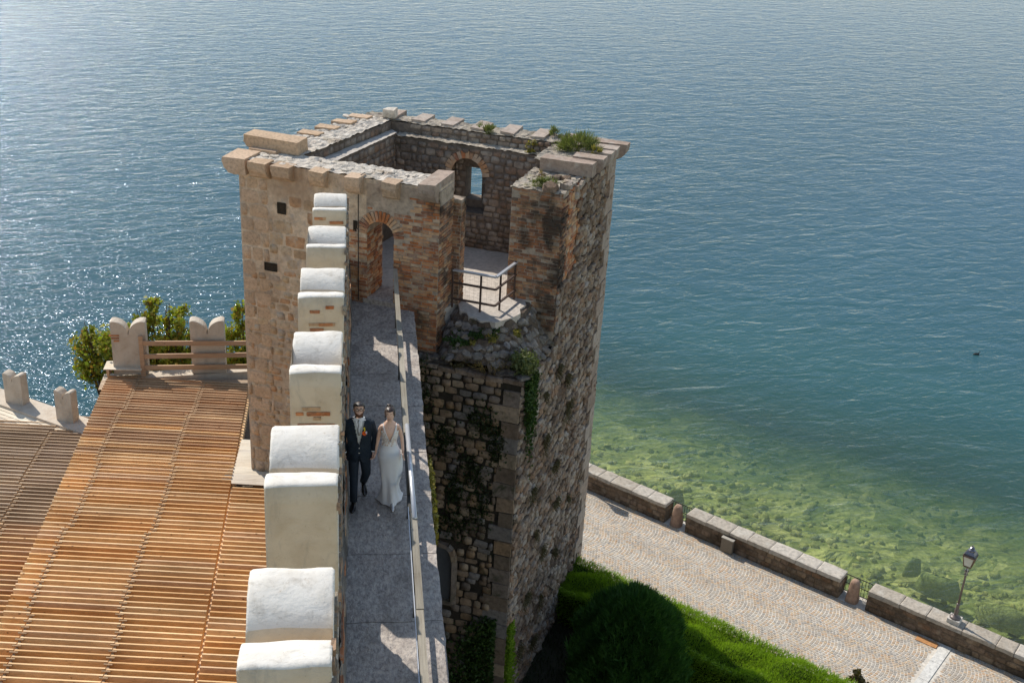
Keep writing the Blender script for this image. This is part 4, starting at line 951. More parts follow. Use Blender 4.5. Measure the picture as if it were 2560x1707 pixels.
roof_screen('roof_screen', 'narrow strip of timber louvres between the large roof and the battlements', .01, 26.0, 9.5, [(-3.44, .028), (-1.75, .0), (-1.29, 0)], [m_wood])
roof_screen('roof_screen', 'lower weathered timber roof at the left edge, below the orange one', -.8, 32.3, 25.0, [(-14.5, .05), (-9.05, .03), (-7.6, .062)], [m_wood_grey])
roof_screen('roof_screen', 'lower orange timber roof at the left edge, nearer than the weathered one', -.8, 24.75, 12, [(-12.5, .05), (-8.95, .03), (-7.6, .062)], [m_wood_mid, m_wood])
# flat white and yellow boards beside the tower foot
fb = thing('board_stack', (-3.0, 28, -5.3), 'stepped pale flat boards beside the foot of the tower', 'boards')
for i in range(12):
    y = 29.35 - i * .235 - .1; z = P0.z + (y - P0.y) / D2.y * D2.z + .03
    mt = m_wood_pale
    MB().box((-2.9 + .0 * i, y, z), (.75 if i < 8 else .95 + (i - 8) * .1, .235, .02), Euler((R(9), 0, R(-8))).to_matrix()).build('board', mt, fb)
# building mass that carries the roofs
m_mass = stone('building_wall', [(.2, .16, .12)], bump=.02)
def zr(y, off): return P0.z + DN.z * off + (y - P0.y) / D2.y * D2.z
mass = thing('castle_building', (-5, 20, -10), 'castle wing under the timber roofs, mostly hidden by them', 'building')
MB().prism([(-5.95, 4), (-1.27, 4), (-1.27, 27.0), (-2.6, 34.0), (-7.7, 34.6)], -12.5, [zr(4, 0) - .45, zr(4, 0) - .45, zr(27.0, 0) - .45, zr(34.0, 0) - .45, zr(34.6, 0) - .45]).build('wall', m_mass, mass)
MB().prism([(-16, 4), (-6.0, 4), (-7.7, 32.6), (-16, 33.5)], -12.6, [zr(4, -.8) - .45, zr(4, -.8) - .45, zr(32.6, -.8) - .45, zr(33.5, -.8) - .45]).build('lower_wing', m_mass, mass)
# far parapets with swallow-tail merlons
def fmerlon(par_, c, ex, wd, ht, th, mat=m_pale):
    ey = Vector((-ex.y, ex.x, 0)); prof = [(-wd / 2, 0), (-wd / 2, ht * .6)]
    K = 9; dn = ht * .26
    hf = [(k / K, ht - dn * (1 - math.sqrt(max(0, 1 - max(0, (k / K - .12) / .88) ** 2)))) for k in range(K + 1)]; hf[0] = (0, ht - .03)
    prof += [(-wd / 2 + wd / 2 * x, z) for x, z in hf] + [(wd / 2 - wd / 2 * x, z) for x, z in hf[::-1]] + [(wd / 2, ht * .6), (wd / 2, 0)]
    rs = [[Vector(c) + ex * x * (1 if abs(q) < th / 2 - .02 else .985) + ey * q + Vector((0, 0, z - (0 if abs(q) < th / 2 - .02 else .012))) + Vector((random.uniform(-.003, .003), 0, random.uniform(-.006, .006))) for x, z in prof] for q in (-th / 2, -th / 2 + .04, 0, th / 2 - .04, th / 2)]
    mb_ = MB().rings(rs, False); [mb_.cap_cols(q, Vector(c).z) for q in (rs[0], rs[-1])]; return mb_.build('merlon', mat, par_)
fp = thing('far_parapet', (-5, 34.5, -6), 'pale parapet with two swallow-tail merlons in front of the trees', 'parapet')
zp = -5.95
pm1 = atz(328, 928, zp); pm2 = atz(523, 925, zp); exf = (pm2 - pm1); exf.z = 0; exf.normalize(); eyf = Vector((-exf.y, exf.x, 0))
fmerlon(fp, pm1 + eyf * .2 + Vector((0, 0, -.1)), exf, 1.04, 1.78, .38); fmerlon(fp, pm2 + eyf * .2 + Vector((0, 0, -.1)), exf, 1.04, 1.78, .38)
a = pm1 - exf * .9; b = pm1 + exf * 5.2
MB().prism([((a).x, (a).y), (b.x, b.y), ((b + eyf * .45).x, (b + eyf * .45).y), ((a + eyf * .45).x, (a + eyf * .45).y)], -13, [zp - .3, zp + .02, zp + .02, zp - .3]).build('wall', m_pale, fp)
for k in range(3): MB().box(pm1 + exf * (-.42 + k * .03) + Vector((0, .0, 1.22 - .09 * k)), (.3 - .07 * k, .02, .05), Matrix((exf, eyf, Vector((0, 0, 1)))).transposed()).build('brick', m_brickred, fp)
fe = thing('timber_fence', pm1 + exf * 2, 'three-rail timber fence between the left merlon and the tower', 'fence')
for k, (ya, yb) in enumerate(((858, 858), (891, 886), (919, 916))):
    p1 = aty(352, ya, pm1.y - .12); p2 = p1 + exf * 4.4; p2.z = aty(619, yb, (pm1 + exf * 3.9).y - .12).z
    MB().bar(p1, p2, .05, .15).build('rail', m_wood_rail, fe)
p = pm1 + exf * .38 - eyf * .12; MB().bar(p + Vector((0, 0, -.1)), p + Vector((0, 0, 1.25)), .12, .1, eyf).build('post', m_wood_rail, fe)
bb = thing('plank_shelf', pm1, 'small whitish plank shelf at the foot of the left merlon', 'shelf')
q = atz(310, 915, zp + .15)
for k in range(4): MB().box(q + Vector((.0, -.3 + k * .15 + .1, -.0)), (1.15, .14, .03), Matrix.Rotation(R(-3), 3, 'Z')).build('plank', m_wood_pale, bb)
MB().box(q + Vector((-.45, .0, -.12)), (.08, .5, .22)).build('support', m_wood_rail, bb)
fl = thing('lower_deck_boards', pm1, 'strip of grey boards at the far end of the large timber roof', 'boards')
for k in range(4):
    c = pm1 + exf * 1.9 - eyf * (.22 + k * .16) + Vector((0, 0, -.28 + .0 * k)); MB().box(c, (5.6, .15, .03), Matrix((exf, eyf, Vector((0, 0, 1)))).transposed() @ Matrix.Rotation(R(-2), 3, 'Z')).build('board', m_wood_grey, fl)
z3 = -6.5
lp = thing('near_shore_parapet', atz(130, 1040, z3), 'white coped parapet with two merlons at the left edge', 'parapet')
m3 = atz(38, 1008, z3); m4 = atz(164, 1052, z3); ex3 = (m4 - m3); ex3.z = 0; ex3.normalize(); ey3 = Vector((-ex3.y, ex3.x, 0))
e3 = Vector((math.cos(R(22)), -math.sin(R(22)), 0)); fmerlon(lp, m3 + ey3 * .1, e3, .62, 1.0, .3); fmerlon(lp, m4 + ey3 * .1, e3, .56, 1.0, .3)
a = m3 - ex3 * 4; b = m4 + ex3 * 1.6
MB().prism([((a - ey3 * .3).x, (a - ey3 * .3).y), ((b - ey3 * .3).x, (b - ey3 * .3).y), ((b + ey3 * .45).x, (b + ey3 * .45).y), ((a + ey3 * .45).x, (a + ey3 * .45).y)], -13, z3 + .01).build('wall', m_pale, lp)
wb = thing('pale_deck', atz(60, 1050, -6.6), 'strip of pale boards at the foot of the left edge merlons', 'boards')
for k in range(7):
    c = m3 + ex3 * .4 - ey3 * (.36 + k * .15) + Vector((0, 0, -.08 - .012 * k)); MB().box(c, (3.9 - k * .42, .14, .03), Matrix((ex3, ey3, Vector((0, 0, 1)))).transposed()).build('board', m_wood_pale, wb)

# ================================================================== PLANTS
def tree(c, crowns, n, size, mat, label, name='tree'):
    c = Vector(c); t = thing(name, c, label, 'tree', 'trees behind the far parapet'); P = []; Nn = []
    tr = MB(); tr.tube([c, c + Vector((.1, 0, 2.0)), c + Vector((.05, .1, 4.2))], [.12, .09, .05], 7)
    for (cc_, r_) in crowns:
        p, nn = blob_pts(cc_, r_, int(n * r_[0] * r_[2]), .35); P.append(p); Nn.append(nn)
        for k in range(5): q = Vector(cc_) + Vector((random.uniform(-.8, .8) * r_[0], random.uniform(-.6, .6) * r_[1], random.uniform(-.3, 1.0) * r_[2])); tr.tube([c + Vector((.1, 0, 2.5)), (c + Vector((0, 0, 4))).lerp(q, .5), q], [.04, .025, .01], 5)
    leaves('crown', np.concatenate(P), np.concatenate(Nn), size, mat, t, 1.4, .3); tr.build('trunk', m_bark, t); return t
Yt = 36.2
def cy(px, py, y=Yt): return aty(px, py, y)
c1 = cy(262, 890, 36); tree((c1.x, 36, -12), [(cy(262, 880, 36), (.95, .7, .9)), (cy(240, 915, 36), (.6, .6, .55)), (cy(216, 835, 36), (.2, .3, .6)), (cy(200, 870, 36), (.25, .3, .3)), (cy(290, 905, 36), (.5, .5, .6))], 1900, .10, m_vine, 'yellow-green leafy tree left of the left swallow-tail merlon')
c1 = cy(410, 850, 36.4); tree((c1.x, 36.4, -12), [(cy(410, 855, 36.4), (1.0, .7, .8)), (cy(392, 778, 36.4), (.55, .5, .4)), (cy(360, 790, 36.4), (.35, .4, .3)), (cy(440, 800, 36.4), (.5, .5, .5)), (cy(345, 815, 36.4), (.4, .4, .3)), (cy(465, 860, 36.4), (.6, .5, .6)), (cy(420, 900, 36.4), (1.4, .5, .4))], 1900, .10, m_vine, 'yellow-green leafy tree between the two far swallow-tail merlons')
c1 = cy(610, 860, 36); tree((c1.x, 36, -12), [(cy(612, 860, 36), (.75, .6, .9)), (cy(608, 800, 36), (.35, .4, .7)), (cy(590, 905, 36), (.9, .5, .4))], 1900, .10, m_vine, 'leafy tree between the right far merlon and the tower')

# bushes on the tower
W = lambda s, t, z: T(s, t, z)
bush('wall_bush', W(3.95, 4.7, 3.0), (.48, .36, .24), 3000, .045, m_bush, 'largest grey-green bush on the far right tower top', 'bush', 'bushes on the tower top', 'blade', 1.0, 8, aspect=2.6)
bush('wall_bush', W(4.2, 5.25, 3.0), (.2, .16, .16), 500, .035, m_bush, 'small bush on the tower top just right of the largest one', 'bush', 'bushes on the tower top', 'blade', 1.0, 5, aspect=2.6)
bush('wall_bush', W(3.15, 5.45, 3.02), (.16, .16, .17), 500, .035, m_bush, 'round bush on the back wall top left of the largest bush', 'bush', 'bushes on the tower top', 'blade', 1.0, 5, aspect=2.6)
bush('wall_bush', W(1.43, 4.98, 3.02), (.22, .14, .15), 550, .04, m_bush, 'small bush in the middle of the back wall top', 'bush', 'bushes on the tower top', 'blade', 1.0, 5, aspect=2.6)
bush('wall_bush', W(4.45, 4.5, 3.0), (.15, .15, .12), 300, .04, m_yel, 'yellowish tuft above the right corbels of the tower', 'bush', 'bushes on the tower top', 'blade', 1.0, 4, aspect=2.6)
bush('wall_bush', W(3.92, 2.12, 2.75), (.3, .16, .14), 600, .04, m_bush, 'low tuft on top of the right brick pier', 'bush', 'bushes on the tower top', 'blade', 1.0, 5, aspect=2.6)
bush('dry_weed', W(3.65, 2.75, 2.75), (.08, .08, .14), 160, .035, m_dry, 'dry weed beside the long slab on the right pier', 'weed', None, 'blade', 1.0, 3, aspect=2.6)
bush('dry_weed', W(2.75, 4.75, 2.76), (.2, .1, .22), 350, .04, m_yel, 'yellow weed on the inner ledge below the back wall top', 'weed', None, 'leaf', .6, 5)
bush('corner_bush', W(4.28, .0, -1.0), (.34, .36, .34), 3000, .045, m_bush, 'grey-green bush on the broken corner below the right brick pier', 'bush', None, 'leaf', .4, 9)
bush('yellow_weed', W(3.45, .05, -.45), (.17, .15, .17), 600, .04, m_yel, 'yellow weed on the rubble right of the guard rail foot', 'weed', 'yellow weeds on the rubble slope', 'leaf', .5, 5)
bush('yellow_weed', W(3.08, -.05, -.55), (.13, .12, .15), 400, .04, m_yel, 'yellow weed on the rubble straight below the guard rail', 'weed', 'yellow weeds on the rubble slope', 'leaf', .5, 5)
bush('yellow_weed', W(3.85, .55, -.5), (.16, .2, .2), 450, .04, m_yel, 'yellow weed on the rubble just under the right brick pier', 'weed', 'yellow weeds on the rubble slope', 'leaf', .5, 5)
bush('green_weed', W(2.75, .0, -.6), (.38, .24, .18), 1400, .045, m_ivy, 'dark green weed patch on the rubble left of the yellow weeds', 'weed', None, 'leaf', .5, 5)
bush('green_weed', W(3.3, .12, -.35), (.35, .15, .16), 1000, .045, m_ivy, 'dark green weeds along the broken floor edge', 'weed', None, 'leaf', .5, 5)
bush('dry_grass', W(3.5, -.2, -.95), (.35, .22, .12), 900, .05, m_dry, 'dry straw tuft on the rubble beside the corner bush', 'grass tuft', None, 'blade', .6, 3, aspect=2.4)
bush('brown_weed', W(2.95, -.28, -1.0), (.34, .16, .16), 900, .04, m_brown, 'brown weed above the ledge of the lower tower wall', 'weed', None, 'leaf', .5, 4)
# hanging vine on the corner and tufts on the rubble face
def hang(name, fn, n, size, mat, label, cat, group=None, kind='leaf', up=-.3, aspect=1.5):
    P, Nn = [], []
    for i in range(n): p, q = fn(); P.append(tuple(p)); Nn.append(tuple(q))
    base = Vector(P[0]); t = thing(name, base, label, cat, group); leaves('foliage', P, Nn, size, mat, t, aspect, up, kind)
    mb = MB(); 
    for k in range(4): a = Vector(P[k * 3]); b = Vector(P[k * 3 + 1]); mb.tube([a, a.lerp(b, .5), b], .006, 4)
    st_ = mb.build('stem', m_bark, t); st_['kind'] = 'stuff'; return t
def rface(u, z, d=.1): return T(4.4, -.45, z) + TR * u + TRN * d
def vinefn():
    z = -1.0 - abs(random.gauss(0, 1)) * .75; wd = .32 * math.exp((z + 1) * .3); u = .28 + (-(z + 1)) * .10 + random.gauss(0, wd * .6); return rface(abs(u), z, .08 + random.random() * .14), TRN
hang('hanging_vine', vinefn, 3000, .05, m_ivy, 'green vine hanging from the corner bush down the tower side', 'vine')
for k, (px, py, rr_, mt, lab) in enumerate([(1250, 1480, .5, m_ivy_dark, 'a'), ]): pass
tf = [(1.6, -2.0), (2.6, -1.7), (1.9, -3.3), (2.9, -4.6), (1.6, -5.9), (2.3, -6.8), (3.2, -5.9), (1.2, -7.6), (2.4, -8.4), (3.4, -7.6), (1.1, -4.4), (3.7, -3.2), (4.3, -6.4), (3.4, -2.3), (.9, -9.0), (2.0, -9.6)]
def tuft_label(k):
    u, z = tf[k]; row = sorted(range(len(tf)), key=lambda i: -tf[i][1]).index(k)
    num = ['topmost', 'second from the top', 'third from the top', 'fourth from the top', 'fifth from the top', 'sixth from the top', 'seventh from the top', 'eighth from the top', 'eighth from the bottom', 'seventh from the bottom', 'sixth from the bottom', 'fifth from the bottom', 'fourth from the bottom', 'third from the bottom', 'second from the bottom', 'lowest'][row]
    return 'brown grass tuft on the rough right tower side, the %s of them' % num
for k, (u, z) in enumerate(tf):
    def fn(u=u, z=z, k=k): return rface(u + random.gauss(0, .05 + .03 * (k % 4)), z - abs(random.gauss(0, .10 + .07 * (k % 3))), .06 + random.random() * .06), TRN
    hang('grass_tuft', fn, 110 + 45 * (k % 4), .05, m_brown, tuft_label(k), 'grass tuft', 'brown grass tufts on the right side of the tower', 'blade', -1.0, 2.6)
def lface(s, z, d=.08): return T(s, -.45 - d, z)
gl = [(2.0, -1.7, .3, .45, 'dark growth beside the walkway edge just under the ledge'), (3.55, -2.2, .35, .25, 'dark growth high on the shaded wall near the corner'), (3.3, -3.6, .3, .3, 'dark growth in the upper middle of the shaded wall'), (2.6, -2.9, .3, .25, 'dark growth on the shaded wall left of its middle'), (3.5, -4.4, .3, .4, 'dark growth on the shaded wall close to the quoins'), (2.9, -5.1, .45, .3, 'dark growth above the arched doorway'), (2.9, -4.2, .2, .25, 'small dark growth between the larger ones on the shaded wall'), (3.9, -2.75, .2, .3, 'small dark growth beside the quoins near the top')]
for (s, z, rs_, rz, lab) in gl:
    def fn(s=s, z=z, rs_=rs_, rz=rz): return lface(s + random.gauss(0, rs_ * .6), z + random.gauss(0, rz * .9), random.random() * .10), -TV
    hang('wall_growth', fn, 520, .045, m_ivy_dark, lab, 'creeper', 'dark growths on the shaded tower wall')
def ivf():
    z = -7.6 - random.random() ** .8 * 3.4; wid = .15 + (-7.2 - z) * .22; s = 4.15 - abs(random.gauss(0, 1)) * wid
    return lface(max(s, 2.9), z, random.random() * .2), -TV
hang('ivy', ivf, 5500, .06, m_ivy, 'dark green ivy climbing the shaded wall beside the lower corner', 'ivy')
def ivf2():
    z = -7.8 - random.random() * 2.8; u = abs(random.gauss(0, 1)) * (.12 + (-7.8 - z) * .07); return rface(u, z, random.random() * .12), TRN
hang('ivy', ivf2, 4500, .06, m_hedge, 'bright green ivy on the lower corner of the rough tower side', 'ivy')
def edg(): y = random.uniform(17.0, 19.2); return Vector((1.2 + random.random() * .08, y, -.12 - random.random() * .5)), Vector((1, 0, .3))
hang('edge_creeper', edg, 700, .05, m_yel, 'small yellow-green creeper at the walkway edge beside the bride', 'creeper')
def edg2(): y = random.uniform(10.6, 12.7); return Vector((1.2 + random.random() * .1, y, -.1 - random.random() * .5)), Vector((1, 0, .3))
hang('edge_creeper', edg2, 900, .05, m_bush, 'green creeper at the walkway edge in the bottom of the picture', 'creeper')

# hedge and cypress
hd0 = Vector((5.3, 30.35, 0)); hdir = Vector((.729, -.684, 0)).normalized(); hin = Vector((-.684, -.729, 0)).normalized()
hedge = thing('hedge', hd0 + hdir * 6 + Vector((0, 0, GD)), 'long clipped bright green hedge along the cobbled promenade', 'hedge')
HZ = -9.42; HW = 1.75; HL = 16.5
hv = []; hf_ = []; 
core = MB(); c4 = [hd0 + hdir * -.1 + hin * .2, hd0 + hdir * HL + hin * .2, hd0 + hdir * HL + hin * (HW - .2), hd0 + hin * (HW - .2)]
m_hcore = plain('hedge_core', (.015, .03, .006), .9, .1)
core.prism([(p.x, p.y) for p in c4], GD, HZ - .24).build('branches', m_hcore, hedge)
N = 110000; a = rng.uniform(0, HL, N); b = rng.uniform(0, HW, N)
bumpz = .05 * np.sin(a * 2.3 + b) + .05 * np.sin(a * 5.1 + b * 3.3) + .05 * np.sin(b * 6 + a * 1.3)
edgef = np.clip(np.minimum(b, HW - b) / .25, 0, 1)
P = np.array(hd0)[None] + np.array(hdir)[None] * a[:, None] + np.array(hin)[None] * b[:, None]; P[:, 2] = HZ - .12 + bumpz + rng.uniform(-.1, .02, N) - (1 - edgef) * rng.uniform(0, .12, N)
leaves('foliage', P, np.tile([.15, -.2, 1.0], (N, 1)), .036, m_hedge, hedge, 2.2, .3, 'blade')
N = 60000; a = rng.uniform(0, HL, N); zz = rng.uniform(GD, HZ - .08, N); side = rng.random(N) < .5; b = np.where(side, rng.uniform(.0, .2, N), HW - rng.uniform(.0, .2, N))
P = np.array(hd0)[None] + np.array(hdir)[None] * a[:, None] + np.array(hin)[None] * b[:, None]; P[:, 2] = zz
leaves('side_foliage', P, np.where(side[:, None], -np.array(hin)[None], np.array(hin)[None]), .06, m_hedge, hedge, 2.2, .5, 'blade')
cc0 = Vector((6.85, 24.3, GD))
cyp = thing('cypress', cc0, 'dark rounded cypress in the tower shade beside the hedge', 'tree')
N = 60000; zz = rng.random(N) ** .8; rr_ = 1.42 * np.sqrt(np.clip(1 - (np.abs(zz - .3) / .72) ** 2.8, 0, 1)); an = rng.uniform(0, 2 * np.pi, N)
rr2 = rr_ * np.where(zz > .8, np.sqrt(rng.random(N)), 1 - .22 * rng.random(N)) * (1 + .08 * np.sin(an * 5 + zz * 9) + .07 * np.sin(an * 11 - zz * 14) + .05 * np.sin(an * 23 + zz * 31))
P = np.stack([cc0.x + rr2 * np.cos(an), cc0.y + rr2 * np.sin(an), cc0.z + zz * 3.25], 1)
leaves('crown', P, np.stack([np.cos(an) * .7, np.sin(an) * .7, np.full(N, .8)], 1),   .075, m_cyp, cyp, 2.6, .6, 'blade')
MB().lathe(cc0, [(.9, .05), (1.18, .8), (1.12, 1.5), (.85, 2.0), (.45, 2.4), (.1, 2.55)], 14).build('inner_branches', m_hcore, cyp)
MB().tube([cc0, cc0 + Vector((0, 0, 1))], [.1, .07], 8).build('trunk', m_bark, cyp)
pn = thing('garden_plant', seaw(11.8, -4.5, GD), 'reddish leafy plant at the end of the hedge, bottom edge of the picture', 'plant')
q = atz(2145, 1700, GD + .2); p_, n_ = blob_pts(q, (.25, .25, .2), 220); leaves('foliage', p_, n_, .1, m_brown, pn)
gc = rng.uniform(0, 1, (6000, 2)); P = np.array([T(4.5 + 3.5 * a, -2.5 + 9 * b, 0)[:] for a, b in gc]); P[:, 2] = GD + .03; P = P[(P - np.array(SP)) @ np.array(SOUT) < -5.6]
o = leaves('ground_cover', P, np.tile([0, 0, 1.0], (len(P), 1)), .07, m_ivy_dark, None, 2.0, .8, 'blade'); tag(o, 'dark ground plants in the shade between tower and hedge', 'ground cover', kind='stuff')
# a water bird and a buoy-like speck on the lake
q = atz(2440, 886, -12)
bd_ = thing('water_bird', q, 'tiny dark water bird floating far out on the lake', 'bird')
MB().rings([[q + Vector((x, math.cos(a) * r_, math.sin(a) * r_ + .02)) for a in [k * math.pi / 4 for k in range(8)]] for x, r_ in ((-.16, .01), (-.08, .05), (.03, .07), (.12, .045), (.15, .02))]).build('body', m_black, bd_, True)
MB().tube([q + Vector((.11, 0, .05)), q + Vector((.15, 0, .13)), q + Vector((.20, 0, .14))], [.022, .02, .008], 6).build('neck', m_black, bd_, True)
# ================================================================== THE COUPLE
def prof_at(prof, z):
    if z <= prof[0][0]: return prof[0][1:]
    for a, b in zip(prof, prof[1:]):
        if z <= b[0]: k = (z - a[0]) / (b[0] - a[0]); k = k * k * (3 - 2 * k) * .4 + k * .6; return tuple(a[i] * (1 - k) + b[i] * k for i in (1, 2, 3))
    return prof[-1][1:]
def shell(prof, z0, z1, nz, nt, off, keep=None, xf=None, fold=None, cap=False):
    v = []; f = []
    for j in range(nz + 1):
        z = z0 + (z1 - z0) * j / nz; rx, ry, yc = prof_at(prof, z)
        for i in range(nt):
            th = 2 * math.pi * i / nt; o = off(th, z) if callable(off) else off
            if fold: o += fold(th, z)
            p = Vector(((rx + o) * math.sin(th), yc - (ry + o) * math.cos(th), z)); v.append(p)
    for j in range(nz):
        for i in range(nt):
            i2 = (i + 1) % nt; c = (v[j * nt + i] + v[j * nt + i2] + v[(j + 1) * nt + i]) / 3; th = 2 * math.pi * (i + .5) / nt
            th = th if th < math.pi else th - 2 * math.pi
            if keep and not keep(th, (z0 + (z1 - z0) * (j + .5) / nz), (c.x)): continue
            f.append((j * nt + i, j * nt + i2, (j + 1) * nt + i2, (j + 1) * nt + i))
    if cap: f.append(tuple(range(nt))[::-1]); f.append(tuple(range(nz * nt, nz * nt + nt)))
    if xf: v = [xf @ p for p in v]
    return v, f
def skin_mesh(nodes, edges, root):
    me = bpy.data.meshes.new('tmp'); me.from_pydata([n[0] for n in nodes], edges, []); o = bpy.data.objects.new('tmp', me); col.objects.link(o)
    md = o.modifiers.new('k', 'SKIN'); md.use_smooth_shade = True; md.branch_smoothing = .5
    for i, n in enumerate(nodes):
        r = n[1]; sv = me.skin_vertices[0].data[i]; sv.radius = r if isinstance(r, tuple) else (r, r); sv.use_root = (i == root)
    s2 = o.modifiers.new('s', 'SUBSURF'); s2.levels = 1; s2.render_levels = 1
    dg = bpy.context.evaluated_depsgraph_get(); ev = o.evaluated_get(dg); m2 = bpy.data.meshes.new_from_object(ev)
    v = [vv.co.copy() for vv in m2.vertices]; f = [tuple(p.vertices) for p in m2.polygons]
    bpy.data.objects.remove(o); return v, f
HEAD = [(-.118, .020, .026, -.052), (-.108, .042, .048, -.036), (-.085, .056, .066, -.022), (-.05, .067, .082, -.010), (0.0, .075, .094, -.002), (.045, .078, .099, .004), (.08, .071, .091, .008), (.105, .052, .068, .010), (.120, .018, .025, .010)]
m_skin = plain('skin', (.66, .41, .30), .5, .35, 0, .05, 12); m_skin2 = plain('skin_bride', (.68, .44, .33), .5, .35, 0, .05, 12)
m_suit = plain('navy_suit_cloth', (.014, .022, .034), .75, .25, 0, .25, 60, .002)
m_suit2 = plain('navy_lapel', (.010, .016, .026), .6, .3, 0, .2, 60)
m_shirt = plain('white_shirt', (.75, .75, .76), .7, .2, 0, .03)
m_vest = plain('silver_vest', (.48, .48, .46), .6, .3, 0, .12, 90)
m_hair = plain('dark_hair', (.018, .011, .008), .4, .5, 0, .5, 80, .004)
m_hair2 = plain('brown_hair', (.035, .018, .011), .28, .6, 0, .5, 80, .004)
m_beard = plain('beard_hair', (.13, .055, .026), .7, .3, 0, .4, 120, .003)
m_eye = plain('eye_white', (.7, .68, .65), .3); m_iris = plain('iris', (.03, .02, .012), .3); m_lip = plain('lip', (.42, .13, .11), .5)
m_frame = plain('glasses_frame', (.012, .01, .01), .3, .5); m_shoe = plain('black_shoe', (.009, .007, .007), .22, .6, 0, .1)
m_silver = plain('silver_shoe', (.6, .58, .58), .25, .6, .7, .1)
def head(o, C, Rm, body_v, body_f, who):
    xf = Matrix.Translation(C) @ Rm.to_4x4()
    v, f = shell(HEAD, -.118, .120, 16, 24, 0, xf=xf, cap=True); b = len(body_v); body_v += v; body_f += [tuple(i + b for i in q) for q in f]
    mb = MB()   # nose and ears become part of the body surface
    nose = [Vector(p) for p in ((0, -.088, .018), (0, -.122, -.022), (-.017, -.088, -.030), (.017, -.088, -.030), (0, -.108, -.033))]
    mb.add([xf @ p for p in nose], [(0, 2, 1), (0, 1, 3), (1, 2, 4), (1, 4, 3)])
    for s in (-1, 1): mb.tube([xf @ Vector((s * .074, .005, -.03)), xf @ Vector((s * .086, .012, -.005)), xf @ Vector((s * .084, .012, .022))], [(.006, .010), (.009, .016), (.006, .012)], 8)
    b = len(body_v); body_v += mb.v; body_f += [tuple(i + b for i in q) for q in mb.f]
    for s in (-1, 1):
        c = xf @ Vector((s * .031, -.083, .012)); e = MB().lathe((0, 0, 0), [(.002, -.009), (.009, -.006), (.012, 0), (.009, .006), (.002, .009)], 10)
        e.v = [c + Rm @ Vector((p.x, p.y, p.z * (.8 if who == 'groom' else .35))) for p in e.v]; eye = e.build('eye', m_eye, o, True)
        MB().lathe((0, 0, 0), [(.001, -.004), (.005, 0), (.001, .004)], 8); ii = MB().lathe((0, 0, 0), [(.001, -.005), (.0055, 0), (.001, .005)], 8)
        ii.v = [c + Rm @ (Vector((0, -.009, 0)) + Vector((p.x, p.y * .5, p.z * (1 if who == 'groom' else .4)))) for p in ii.v]; ii.build('iris', m_iris, eye, True)
        MB().tube([xf @ Vector((s * .014, -.093, .034)), xf @ Vector((s * .032, -.090, .040)), xf @ Vector((s * .050, -.077, .034))], [.003, .0042, .002], 6).build('eyebrow', m_hair, o, True)
    MB().tube([xf @ Vector((-.026, -.083, -.055)), xf @ Vector((-.012, -.094, -.063)), xf @ Vector((.012, -.094, -.063)), xf @ Vector((.026, -.083, -.055))], [.002, .0055, .0055, .002], 8).build('mouth', m_lip, o, True)
    if who == 'groom': MB().tube([xf @ Vector((-.019, -.091, -.058)), xf @ Vector((0, -.0985, -.0625)), xf @ Vector((.019, -.091, -.058))], [.002, .0035, .002], 8).build('teeth', m_eye, o, True)
    return xf
def hand_nodes(nodes, edges, wi, d, side, curl=.5, sc_=1.0):
    """wi: index of wrist node; d: direction of the hand; fingers curl towards -y"""
    w0 = nodes[wi][0]; d = d.normalized(); lat = Vector((0, -1, 0)); lat = (lat - d * lat.dot(d)).normalized(); nrm = d.cross(lat) * side
    pi_ = len(nodes); nodes.append((w0 + d * .05, (.012, .030))); edges.append((wi, pi_)); k2 = len(nodes); nodes.append((w0 + d * .088, (.011, .034))); edges.append((pi_, k2))
    for k, (off, L) in enumerate(((-.030, .060), (-.010, .075), (.010, .080), (.029, .070))):
        a = w0 + d * .098 + lat * -off * 1.0; e = a + d * L * .45 * sc_ + nrm * L * .18 * curl; g = e + d * L * .35 + nrm * L * .45 * curl
        b = len(nodes); nodes += [(a, .0095), (e, .009), (g, .007)]; edges += [(k2, b), (b, b + 1), (b + 1, b + 2)]
    b = len(nodes); t0 = w0 + d * .035 + lat * .034; nodes += [(t0, .012), (t0 + d * .03 + lat * .018 + nrm * .01, .0105), (t0 + d * .06 + lat * .018 + nrm * .02, .008)]; edges += [(pi_, b), (b, b + 1), (b + 1, b + 2)]
def shoe(o, heel, toe, lift, mat, wd=.045):
    a = Vector(heel); b = Vector(toe); d = (b - a).normalized(); s = d.cross(Vector((0, 0, 1))).normalized(); u = s.cross(d); rs = []
    L = (b - a).length
    for k, w_, h in ((-.05, .5, .05), (0, .8, .085), (.25, .85, .08), (.5, 1.0, .06), (.75, 1.0, .045), (.95, .65, .035), (1.05, .2, .02)):
        c = a + d * L * k; rs.append([c + s * math.cos(q) * wd * w_ + u * (h * .5 + math.sin(q) * h * .5) for q in [i * math.pi / 4 for i in range(8)]])
    return MB().rings(rs).build('shoe', mat, o, True)
